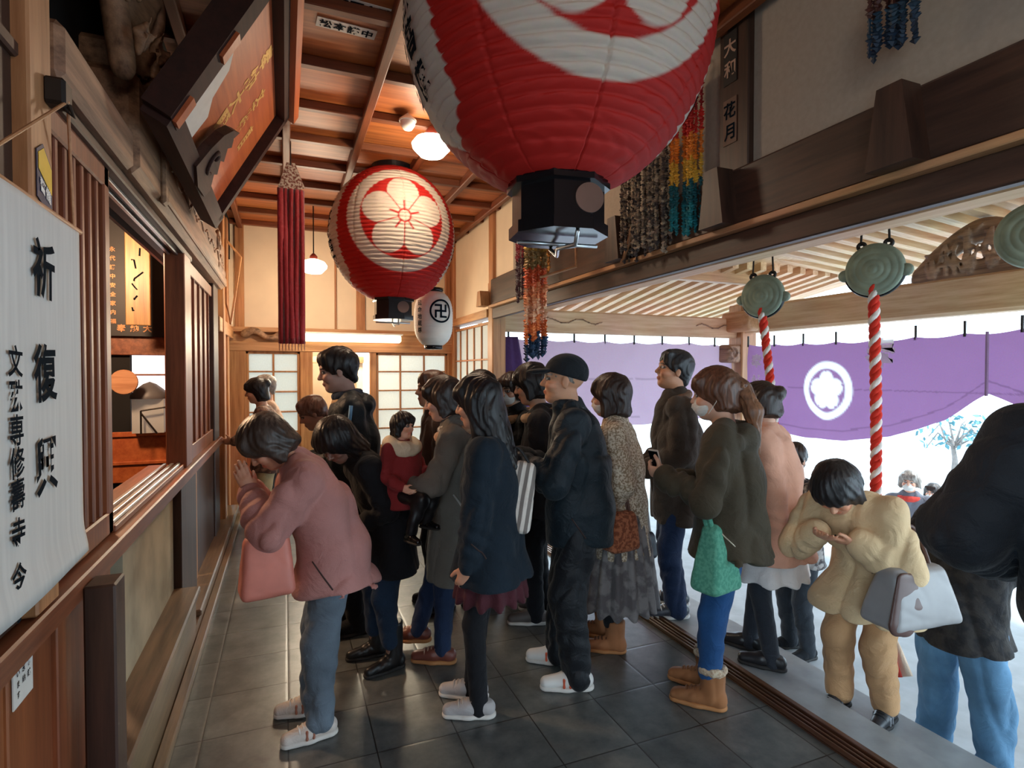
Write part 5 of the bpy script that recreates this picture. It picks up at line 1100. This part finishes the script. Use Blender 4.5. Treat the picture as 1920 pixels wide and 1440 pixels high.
# 5, 6 at the far left wall
p5 = Person('person with black hair and patterned jacket standing far off at the left wall', (-.16, 5.95), 175, 1.53, lean=(4, 8, 16), head=(14, 0, 0), vox=.009)
p5.arms((.3, .06, .95), (.3, -.06, .95)).legs_at(); p5.hand('L'); p5.body(); p5.coat(cloth('patterned_cloth', (150, 116, 96), c2=(84, 64, 58), pat=28), 'jacket', .42, 1.0, seed=5); p5.pants(cloth('khaki_cotton', (176, 156, 116)), seed=5); p5.shoes(BLKC, SOLE_D); p5.hair(H_BLK, 'bun', .07, h=.008)
p6 = Person('grey-haired person partly hidden behind the black-haired one at the far left', (-.14, 6.45), 185, 1.55, lean=(3, 5, 10), vox=.009); p6.arms().legs_at(); p6.body(); p6.coat(cloth('beige_wool', (176, 146, 124)), 'coat', .4, seed=6); p6.pants(BLKC); p6.shoes(BLKC, SOLE_D); p6.hair(H_GR, 'short', vol=1.06, h=.008)
# 8 mother, 7 child
p8 = Person('person in long grey coat and blue jeans carrying the small child', (.91, 3.06), 160, 1.56, lean=(1, 6, 22), head=(16, 0, 4), skin=(206, 158, 136))
p8.arms((.33, .20, .97), (.31, -.06, .90), {'L': (-.3, .9, -.9), 'R': (-.3, -.6, -.9)}).legs_at((.09, .10, 0), (.26, -.08, 0), (-6, -4), (.0, 0)); p8.hand('L', (.8, -.6, .2), (-.2, -.6, .6), (20, 30, 20)); p8.hand('R', (.8, .6, 0), (0, .3, .9)); p8.body()
p8.coat(cloth('grey_wool_coat', (112, 106, 98)), 'coat', .29, 1.06, .03, sleeve=1.08, seed=8, collar='flat'); p8.pants(JEAN_D, 'jeans', .92, seed=8, cuff=.07); p8.shoes(plain('red_brown_leather', (112, 60, 50), .4), SOLE_T, lace=plain('lace_tan', (180, 150, 130), .8)); p8.hair(H_DBR, 'bob', .06, vol=1.04, seed=8)
p8.collar_band(cloth('white_lace_collar', (214, 206, 198), c2=(120, 110, 100), pat=70), 'scarf', .06, .024, .0, -.02); p8.collar_band(cloth('tan_collar', (186, 146, 116)), 'fur_collar', .085, .026, -.03, -.03)
m = MB(); m.tube([p8.P + (.02, .175, .12), p8.P + (-.05, .18, .02)], .006, 6); m.build('belt_tab', plain('pale_tab', (170, 166, 160), .5), p8.root, True)
p7 = Person('small child with black bobbed hair and cream collar held in the arms', (.57, 2.98), -60, .80, z0=.62, lean=(0, 0, 0), head=(0, 8, -4), skin=(232, 178, 150), hs=1.0, vox=.005, drop=.06)
p7.arms((.10, .13, .42), (.12, -.10, .40)).legs_at((.12, .06, .16), (.14, -.07, .12)); p7.hand('L'); p7.hand('R'); p7.body(); p7.coat(cloth('wine_red_cloth', (140, 46, 48)), 'jacket', .34, 1.2, .02, seed=7, folds=.004, sleeve=1.1, h=.0075); p7.pants(plain('black_shiny_nylon', (20, 20, 24), .4), 'trousers', 1.2, h=.0075); p7.shoes(plain('black_patent', (18, 18, 20), .15), SOLE_D, size=1.0)
p7.hair(H_BLK, 'bob', .045, vol=1.1, seed=7, h=.0055); p7.collar_band(cloth('cream_fleece', (226, 210, 182)), 'collar', .10, .040, -.01, -.03)
# 9 girl in navy coat
p9 = Person('person with long black hair in navy coat and wine skirt standing in the middle foreground', (.90, 2.50), 154, 1.56, lean=(1, 3, 14), head=(12, -6, 0), skin=(204, 152, 124))
p9.arms((.085, .185, .715), None).legs_at((.05, .07, 0), (.10, -.08, 0), (4, -4)); p9.hand('L', (.35, -.05, -.9), (-.2, -.9, -.1), (55, 60, 40)); p9.hand('R'); p9.body()
p9.coat(cloth('navy_coat_wool', (20, 33, 44)), 'coat', .41, 1.07, .035, sleeve=1.1, seed=9, collar='flat'); p9.skirt(cloth('wine_skirt', (74, 34, 42)), .352, .035, 16, .012, r=.92); p9.pants(TIGHTS, 'tights', .82, .001, cuff=.03, knee=.95); p9.shoes(cloth('pale_canvas', (176, 172, 172)), SOLE_W, lace=plain('lace_pale', (190, 180, 172), .8), size=.98)
p9.hair(H_BLK, 'long', .30, vol=1.07, seed=9)
# 10 heads behind
c = at(905, 760, Y=3.7); pa = Person('dark-haired person mostly hidden behind the long-haired navy coat', (c[0] + .04, 3.7), 155, 1.59, lean=(2, 5, 12), vox=.009); pa.arms().legs_at(); pa.body(); pa.coat(cloth('black_coat', (28, 28, 34)), 'coat', .4, seed=10, collar='flat'); pa.pants(BLKC); pa.shoes(BLKC, SOLE_D); pa.hair(H_BLK, 'bob', .05, h=.008)
c = at(812, 765, Y=3.75); pb = Person('brown-haired person behind the grey coat, only the crown showing', (c[0] + .05, 3.75), 180, 1.585, lean=(2, 5, 12), vox=.009); pb.arms().legs_at(); pb.body(); pb.coat(cloth('brown_coat', (84, 66, 58)), 'coat', .4, seed=11, collar='flat'); pb.pants(BLKC); pb.shoes(BLKC, SOLE_D); pb.hair(H_BR, 'short', vol=1.08, h=.008)
# 11, 12 between girl and cap man
c = at(963, 775, Y=3.85); p11 = Person('person with dark fringe and white mask in black coat, left of capped man', (c[0] + .05, 3.85), 185, 1.58, lean=(2, 6, 14), head=(10, 25, 0)); p11.arms((.25, .05, .95), (.25, -.05, .95)).legs_at(); p11.hand('L'); p11.hand('R'); p11.body(); p11.coat(cloth('black_overcoat', (30, 30, 33)), 'coat', .36, seed=12, collar='flat'); p11.pants(BLKC); p11.shoes(BLKC, SOLE_D); p11.hair(H_DBR, 'bob', .045, seed=3); p11.mask(MASK); p11.collar_band(cloth('beige_hood', (206, 172, 138)), 'hood', .085, .03, -.03, -.03)
c = at(1008, 745, Y=3.3); p12 = Person('person with black hair and grey-beige hood directly behind the cap brim', (c[0] + .05, 3.3), 152, 1.63, lean=(2, 6, 14), head=(14, 0, 0)); p12.arms((.26, .05, 1.0), (.26, -.05, 1.0)).legs_at((.05, .09, 0), (0, -.09, 0)); p12.hand('L'); p12.hand('R'); p12.body(); p12.coat(cloth('charcoal_jacket', (40, 38, 40)), 'jacket', .42, 1.05, seed=13, collar='hood'); p12.pants(BLKC); p12.shoes(plain('grey_shoe', (90, 84, 82), .6), SOLE_W); p12.hair(H_BLK, 'bob', .05, vol=1.1, seed=5); p12.collar_band(cloth('khaki_lining', (190, 164, 134)), 'hood_lining', .085, .026, -.02, -.03)
# 13 man in cap
p13 = Person('older person in black baseball cap and dark navy jacket with white striped sneakers', (1.43, 2.60), 155, 1.67, lean=(2, 8, 22), head=(-3, 2, 0), skin=(206, 152, 118), wide=1.05)
p13.arms((.335, .10, 1.165), (.33, -.05, 1.14), {'L': (-.5, .6, -.9)}).legs_at((.02, .13, 0), (.10, -.12, 0), (4, -6)); p13.hand('L', (.85, -.5, .15), (0, -.7, -.5), (45, 45, 30)); p13.hand('R', (.8, .4, .1), (0, .6, -.3), (40, 40, 30)); p13.body(age=.7, brow=(120, 110, 104))
p13.coat(NAVY2, 'jacket', .435, 1.13, .0, sleeve=1.1, folds=.014, seed=14, collar='stand', back=.015); p13.pants(cloth('black_track_cloth', (26, 29, 34), .5), 'trousers', 1.14, .013, 2.0, .07, 1.12, flare=1.2); p13.shoes(plain('white_sneaker', (226, 224, 220), .5, var=.05), SOLE_W, trim=plain('orange_navy_stripe', (206, 90, 60), .6))
F = SDF(.0065); F.ell((-.012, 0, .028), (.092, .077, .07)); F.plane((0, 0, -.03), (0, 0, -1)); F.disp(lambda X, Y, Z: .002 * np.sin(X * 90) * np.sin(Z * 80)); F.ell((.0, .088, -.012), (.022, .02, .035), mode='s', k=.004); F.build('hair', H_GR, p13.root, (p13.M * p13.hsc, p13.hc))
CAPM = cloth('cap_cotton', (28, 33, 38)); F = SDF(.006); F.ell((-.014, 0, .045), (.114, .092, .098)); F.plane((0, 0, .026), (.22, 0, -1)); cp = F.build('cap', CAPM, p13.root, (p13.M * p13.hsc, p13.hc)); F = SDF(.006); F.ell((.11, 0, .046), (.088, .075, .014), rotm(6)); F.cut(lambda X, Y, Z: .07 - X); F.build('cap_brim', CAPM, cp, (p13.M * p13.hsc, p13.hc))
p13.collar_band(cloth('white_shirt', (206, 202, 200)), 'shirt_collar', .046, .014, .0, -.02)
p13.pocket((.05, .88), (-.02, .78)); p9.pocket((.06, .86), (.0, .78))
# 14 tweed coat
p14 = Person('person with dark bobbed hair and mask in cream flecked coat, grey skirt and tan boots', (1.80, 2.79), 140, 1.56, lean=(1, 4, 14), head=(4, -4, 0), skin=(196, 150, 124))
p14.arms((.10, .175, .80), (.25, -.05, .95)).legs_at((.03, .08, 0), (.12, -.08, 0)); p14.hand('L', curl=(50, 50, 30)); p14.hand('R'); p14.body()
p14.coat(cloth('cream_tweed', (230, 216, 194), .9, c2=(150, 130, 106), pat=95), 'coat', .36, 1.08, .02, sleeve=1.1, seed=15, collar='flat'); p14.skirt(cloth('grey_pleated_skirt', (138, 134, 134), c2=(96, 92, 94), pat=14), .17, .055, 18, .014, r=1.02); p14.pants(TIGHTS, 'tights', .8, .001, cuff=.17); p14.shoes(plain('tan_suede', (160, 104, 66), .8, var=.2, bump=.3), SOLE_T, 'boot', lace=plain('lace_brown', (96, 62, 44), .8), name='boot'); p14.hair(H_DBR, 'bob', .075, vol=1.1, seed=6); p14.mask(MASK)
# 15 tall man
p15 = Person('tall standing person with short dark hair in olive-brown jacket before the plain curtain', (2.42, 3.06), 152, 1.72, lean=(1, 2, 8), head=(-10, 8, 0), skin=(190, 134, 100), wide=1.06)
p15.arms((.22, .10, .97), (.2, -.15, .95)).legs_at((.02, .10, 0), (-.02, -.11, 0), (8, -14)); p15.hand('L', (.9, -.2, -.2), (0, -.7, -.4), (50, 50, 30)); p15.hand('R'); p15.body(age=.5, brow=(34, 28, 26))
p15.coat(cloth('olive_brown_cloth', (64, 54, 46)), 'jacket', .36, 1.12, .0, sleeve=1.08, folds=.012, seed=16, collar='flat'); p15.pants(JEAN_D, 'jeans', 1.02, .009, 3, .05, flare=1.15); p15.shoes(plain('grey_black_sneaker', (60, 62, 70), .4, var=.4, nscale=20), SOLE_W, lace=plain('lace_white', (220, 220, 220), .8)); p15.hair(hairmat('hair_salt_black', (40, 40, 42)), 'short', vol=1.06, seed=7); p15.collar_band(cloth('brown_fleece_collar', (112, 84, 66)), 'collar', .066, .024, .0, -.03); p15.collar_band(cloth('grey_shirt', (160, 156, 148)), 'shirt_collar', .044, .014, .012, -.02)
m = MB(); m.tube([p15.neck + (.075, .0, -.02), p15.mid + (.135, .0, 0), p15.P + (.15, .0, .0)], .005, 6); m.build('zip', BTN_M, p15.root, True)
# 16 ponytail woman
p16 = Person('person with brown ponytail and mask in olive jacket, blue jeans and fur-cuffed boots', (1.98, 2.10), 133, 1.60, lean=(2, 5, 16), head=(8, 4, 0), skin=(204, 156, 130))
p16.arms((.29, .10, 1.10), (.27, -.06, 1.06), {'L': (-.5, .6, -.9)}).legs_at((.09, .07, 0), (.13, -.09, 0), (2, -6)); p16.hand('L', (.9, -.35, .15), (-.1, -.8, .4), (60, 50, 30), thumb=(.3, -.1, 1)); p16.hand('R', (.85, .4, .1), (0, .6, .5), (40, 45, 30)); p16.body()
p16.coat(cloth('olive_green_cloth', (66, 58, 44), .75), 'jacket', .46, 1.12, .02, sleeve=1.1, folds=.015, seed=17, collar='hood'); p16.pants(JEAN, 'jeans', .95, .006, 4, .17, .95); p16.shoes(plain('tan_suede_boot', (150, 98, 60), .85, var=.2, bump=.4), SOLE_T, 'boot', lace=plain('lace_tan_thick', (138, 92, 58), .8), trim=cloth('cream_fur', (216, 198, 172), c2=(176, 150, 126), pat=90), name='boot', size=1.02)
p16.hair(H_BR, 'pony', .04, vol=1.03, seed=8); p16.mask(MASK)
F = SDF(.006); F.rc((-.125, .01, .03), (-.16, .02, -.10), .030, .042, k=.02, w=((0, 1, 0), 1.3)); F.rc((-.16, .02, -.10), (-.150, .03, -.30), .040, .012, k=.02, w=((0, 1, 0), 1.4)); F.disp(lambda X, Y, Z: .005 * np.sin(Y * 260 + 9 * np.sin(Z * 14)) ); F.build('ponytail', H_TAN, p16.root, (p16.M * p16.hsc, p16.hc))
p16.pocket((.05, .90), (-.03, .82), BTN_M, .004, 'zip')
# 17 pink-beige coat behind
p17 = Person('person in loose rose-beige coat and white skirt with tied-up brown hair behind the ponytail', (2.48, 2.33), 124, 1.52, lean=(2, 4, 12), head=(10, -10, 0), skin=(200, 152, 126))
p17.arms(p17.loc(at(1449, 1015, Y=2.22)), (.2, -.1, .8)).legs_at((-.02, .08, 0), (.12, -.08, 0), (6, -2)); p17.hand('L', (.3, -.1, -.9), (-.2, -1, 0), (30, 35, 25)); p17.hand('R'); p17.body(); p17.coat(cloth('rose_beige_wool', (206, 154, 130)), 'coat', .40, 1.2, .04, sleeve=1.3, seed=18, collar='flat', back=.03); p17.skirt(cloth('white_skirt', (224, 218, 214)), .32, .05, 10, .008, r=.95); p17.pants(TIGHTS_G, 'tights', .85, .001, cuff=.03); p17.shoes(plain('black_pump', (30, 30, 34), .4), SOLE_D); p17.hair(H_DBR, 'bun', .03, vol=1.04, seed=9)
# 18 person on the lower ground
c = at(1497, 870, Y=2.95); p18 = Person('person in striped top and dark trousers on the lower ground behind the rose coat', (c[0] + .02, 2.95), 170, 1.50, z0=-.42, lean=(2, 4, 10), head=(12, 20, 0), skin=(204, 150, 122)); p18.arms((.2, .1, .8), (.2, -.1, .8)).legs_at(); p18.hand('L'); p18.body(); p18.coat(cloth('striped_knit', (170, 164, 160), c2=(70, 64, 66), pat=26), 'sweater', .44, seed=19); p18.pants(cloth('dark_slacks', (44, 48, 54)), seed=19, r=1.05); p18.shoes(BLKC, SOLE_D); p18.hair(H_DBR, 'short', vol=1.05); p18.collar_band(cloth('dark_scarf', (52, 46, 48)), 'scarf', .06, .026, -.01)
# 19 bowing person in beige
p19 = Person('person in cream coat and beige trousers bowing over joined hands on the outer step', (2.70, 1.90), 192, 1.45, z0=-.075, drop=.05, lean=(30, 42, 60), head=(56, 8, 0), skin=(214, 154, 122), hs=1.06)
p19.arms((.34, .07, .91), (.36, -.09, .92), {'L': (-.3, .7, -1), 'R': (-.2, -.7, -1)}).legs_at((.06, .09, 0), (.12, -.10, 0), (4, -6)); p19.hand('L', (.6, -.75, .05), (-.3, -.2, .9), (10, 14, 10)); p19.hand('R', (.6, .75, .0), (-.3, .2, .9), (10, 14, 10)); p19.body(age=.3)
CREAMC = cloth('cream_wool_coat', (222, 190, 148), .85, var=.1); p19.coat(CREAMC, 'coat', .36, 1.14, .05, sleeve=1.12, folds=.014, seed=20, collar='flat', hemx=.06); p19.pants(cloth('beige_chino', (194, 150, 108)), 'trousers', 1.08, .006, 5, .09, 1.1, flare=1.15); p19.shoes(plain('black_walking_shoe', (44, 46, 52), .35, var=.4, nscale=20), SOLE_D, lace=plain('lace_black', (30, 30, 32), .8), trim=plain('silver_trim', (150, 152, 158), .4, .4)); p19.hair(hairmat('hair_soft_black', (36, 33, 34)), 'bob', .02, vol=1.1, seed=10)
p19.dots([p19.P + (.26, .10, .16), p19.P + (.27, .11, .06), p19.arm['L'][2] + (-.06, .055, -.01), p19.arm['R'][2] + (-.06, .05, -.02)], .013, BTN)
# 20 dark foreground figure
c = at(2130, 1000, D=1.5); p20 = Person('large dark figure in black padded coat cut off by the right edge, nearest the camera', (c[0], c[1]), 50, 1.74, lean=(3, 8, 12), wide=1.15, skin=(206, 150, 122))
p20.arms((.26, .20, 1.02), (.26, -.10, 1.02), {'L': (-.5, 1, -.5), 'R': (-.5, -1, -.5)}).legs_at(); p20.hand('L'); p20.hand('R'); p20.body(); p20.coat(cloth('black_padded_cloth', (20, 25, 32), .7), 'coat', .50, 1.28, .02, sleeve=1.3, folds=.010, seed=21, collar='hood'); p20.pants(BLKC, r=1.25); p20.shoes(BLKC, SOLE_D); p20.hair(H_BLK, 'short')
# 21 jeans on the ground
p21 = Person('person in washed blue jeans and dark jacket on the lower ground beyond the big handbag', (2.98, 1.68), 5, 1.62, z0=-.42, lean=(12, 24, 34), head=(30, 0, 0), wide=1.05, skin=(206, 140, 108)); c = p21.loc(at(1812, 1105, D=2.75)); p21.arms(c + (0, .0, .02), c + (0, .12, .03)).legs_at((.04, .13, 0), (.02, -.15, 0)); p21.hand('L', (.3, -.2, -.9), (-.5, -.3, .4), (40, 40, 30)); p21.hand('R', (.4, .2, -.9), (-.5, .3, .4), (40, 40, 30)); p21.body(); p21.coat(cloth('dark_check_jacket', (44, 42, 44), c2=(58, 54, 52), pat=20), 'jacket', .46, 1.1, seed=22, collar='flat'); p21.pants(JEAN_L, 'jeans', 1.12, .01, 7, .06, 1.1, flare=1.1); p21.shoes(plain('pale_sneaker', (176, 180, 186), .5), SOLE_W); p21.hair(H_BLK, 'short')
# 22 people far outside, on the lower yard
for px, py, D_, fc, col, hr, lb in ((1707, 905, 6.6, 205, (206, 70, 60), H_GR, 'person outside in the sun with pale hood and red scarf beyond the beige coat'), (1752, 925, 7.0, 190, (196, 160, 140), H_DBR, 'person outside half hidden behind the black padded coat')):
    c = at(px, py, D=D_); H_ = (c[2] + 1.2) / .925; q = Person(lb, (c[0], c[1]), fc, H_, z0=-1.2, vox=.009, skin=(214, 160, 134)); q.arms((.25, .1, .9), (.25, -.1, .9)).legs_at(); q.hand('L'); q.hand('R'); q.body(); q.coat(cloth('winter_coat_%d' % px, (110, 112, 122)), 'coat', .4, 1.1, seed=px, collar='flat'); q.pants(BLKC); q.shoes(BLKC, SOLE_D); q.hair(hr, 'bob', .02, h=.008); q.collar_band(cloth('scarf_%d' % px, col), 'scarf', .075, .034, -.02); q.mask(MASK)

# ------------------------------------------------------------------ bags and held things
def tote(label, c, w, hgt, d, mat, hmat, top, rz=0., sl=.0, name='handbag', soft=.003, tw=.8, strapr=.007, lab=None, lift=None, lf=.28, fn=None):
    """soft bag: c = centre of the base opening line; handles run up to `top` (world point)"""
    t = thing(name, label, 'bag', tuple(c), rz); F = SDF(.007)
    n = 7
    for i in range(n):
        f0, f1 = i / n, (i + 1) / n; 
    F.cutw = None
    def bagfn(X, Y, Z):
        f = np.clip((Z + hgt / 2) / hgt, 0, 1); hw = (w / 2) * (1 + (tw - 1) * f); hd = (d / 2) * (1 - .65 * f ** 1.5) + .006; r = .03
        qx = np.abs(X) - (hw - r); qy = np.abs(Y) - np.maximum(hd - r * .6, .002); qz = np.abs(Z) - (hgt / 2 - r)
        return np.sqrt(np.maximum(qx, 0) ** 2 + np.maximum(qy, 0) ** 2 + np.maximum(qz, 0) ** 2) + np.minimum(np.maximum(np.maximum(qx, qy), qz), 0) - r
    F.ops.append(('u', bagfn, np.array([-w / 2 - .02, -d / 2 - .03, -hgt / 2 - .02]), np.array([w / 2 + .02, d / 2 + .03, hgt / 2 + .02]), .01)); F.folds(soft * .5, 22, w * 30, 1.2); 
    if fn: fn(F)
    F.build('bag_body', mat, t); tl = np.array(top) - np.array(c); cz, sz = math.cos(-rz), math.sin(-rz); tl = np.array([tl[0] * cz - tl[1] * sz, tl[0] * sz + tl[1] * cz, tl[2]])
    for s in (1, -1):
        a = np.array([-w * lf, s * d * .10, hgt / 2 - .03]); b = np.array([w * lf, s * d * .10, hgt / 2 - .03]); k = tl + (0, s * .012, 0); pts = []
        for q in np.linspace(0, 1, 17): pts.append((1 - q) ** 2 * a + 2 * q * (1 - q) * (2 * k - (a + b) / 2) + q * q * b)
        m = MB(); m.tube(pts, strapr, 8); m.build('handle', hmat, t, True)
    return t
LE_P = plain('coral_leather', (204, 122, 106), .5, var=.12, bump=.1); c = at(500, 1058, Y=2.50)
tote('coral pink leather handbag hanging from the forearm of the bowing person in pink', c, .215, .25, .11, LE_P, LE_P, p1.world(p1.arm['L'][1] * .6 + p1.arm['L'][2] * .4 + (0, .0, -.03)), 0.15, lf=.16)
KN = cloth('teal_knit', (104, 176, 150), .9, c2=(78, 146, 124), pat=70); f16 = p16.world(p16.arm['L'][1] * .5 + p16.arm['L'][2] * .5); c = f16 + (.10, -.10, -.30)
tote('mint green knitted bag hanging from the forearm of the ponytailed person', c, .215, .31, .12, KN, KN, f16 + (.06, -.04, .02), .2, tw=.55, strapr=.013, name='knitted_bag', lf=.2)
LE_G = plain('grey_leather', (150, 146, 146), .35, var=.1, bump=.1); LE_B = plain('brown_leather', (92, 64, 58), .4, var=.15); c = at(1708, 1112, Y=1.62)
t = tote('large grey and brown leather handbag on the arm of the bowing person in cream', c, .40, .25, .16, LE_G, LE_B, at(1700, 985, Y=1.70), -.1, tw=.72, strapr=.009, lf=.24)
F = SDF(.006); F.rc((-.12, -.078, -.10), (-.09, -.052, .08), .045, .035, w=((0, 1, 0), .35)); F.rc((-.16, -.072, -.09), (-.12, -.055, .09), .05, .03, w=((0, 1, 0), .35)); F.rc((-.06, -.07, -.03), (-.05, -.05, .07), .06, .04, w=((0, 1, 0), .3)); F.build('brown_flap', LE_B, t)
FURB = cloth('brown_fur', (136, 78, 54), .9, c2=(176, 110, 78), pat=60); c = at(1163, 995, Y=2.60)
tote('brown fluffy shoulder bag on the flecked cream coat', c, .20, .21, .10, FURB, plain('brown_strap', (84, 54, 44), .5), at(1160, 900, Y=2.62), .1, tw=.9, name='shoulder_bag', lf=.3)
WHS = striped('striped_white_canvas', (226, 218, 208), (128, 120, 114), 9); c = at(975, 930, Y=2.42)
t = tote('white and grey striped drawstring backpack behind the navy coat', c, .15, .33, .08, WHS, plain('black_cord', (26, 26, 28), .6), at(955, 840, Y=2.45), -.5, tw=.7, name='backpack', lf=.25, strapr=.005)
t.rotation_euler = (0, .16, -.5); m = MB(); m.tube([(-.08, 0, -.12), (-.11, .02, -.10)], .008, 6); m.build('strap_buckle', BTN_M, t)
ph = p16.hands['L']; pc = p16.world(ph[0] + ph[1] * .075 + ph[2] * .03 + np.array([0, 0, .035])); t = thing('phone', 'slim pale phone held upright by the ponytailed person', 'phone', tuple(pc)); t.rotation_euler = (0, -.35, .2); m = MB(); m.box(-.005, .005, -.032, .032, -.065, .065, .004); m.build('case', plain('phone_case', (196, 186, 176), .4), t); m = MB(); m.box(-.007, -.005, -.029, .029, -.058, .058); m.build('screen', BLACK, t)
c = at(1212, 1022, Y=2.92); tote('small dark navy bag hanging beside the tall person', c, .14, .17, .06, plain('navy_leather', (26, 34, 48), .5), plain('pale_strap', (190, 190, 190), .4), at(1206, 930, Y=2.94), .2, lf=.2)
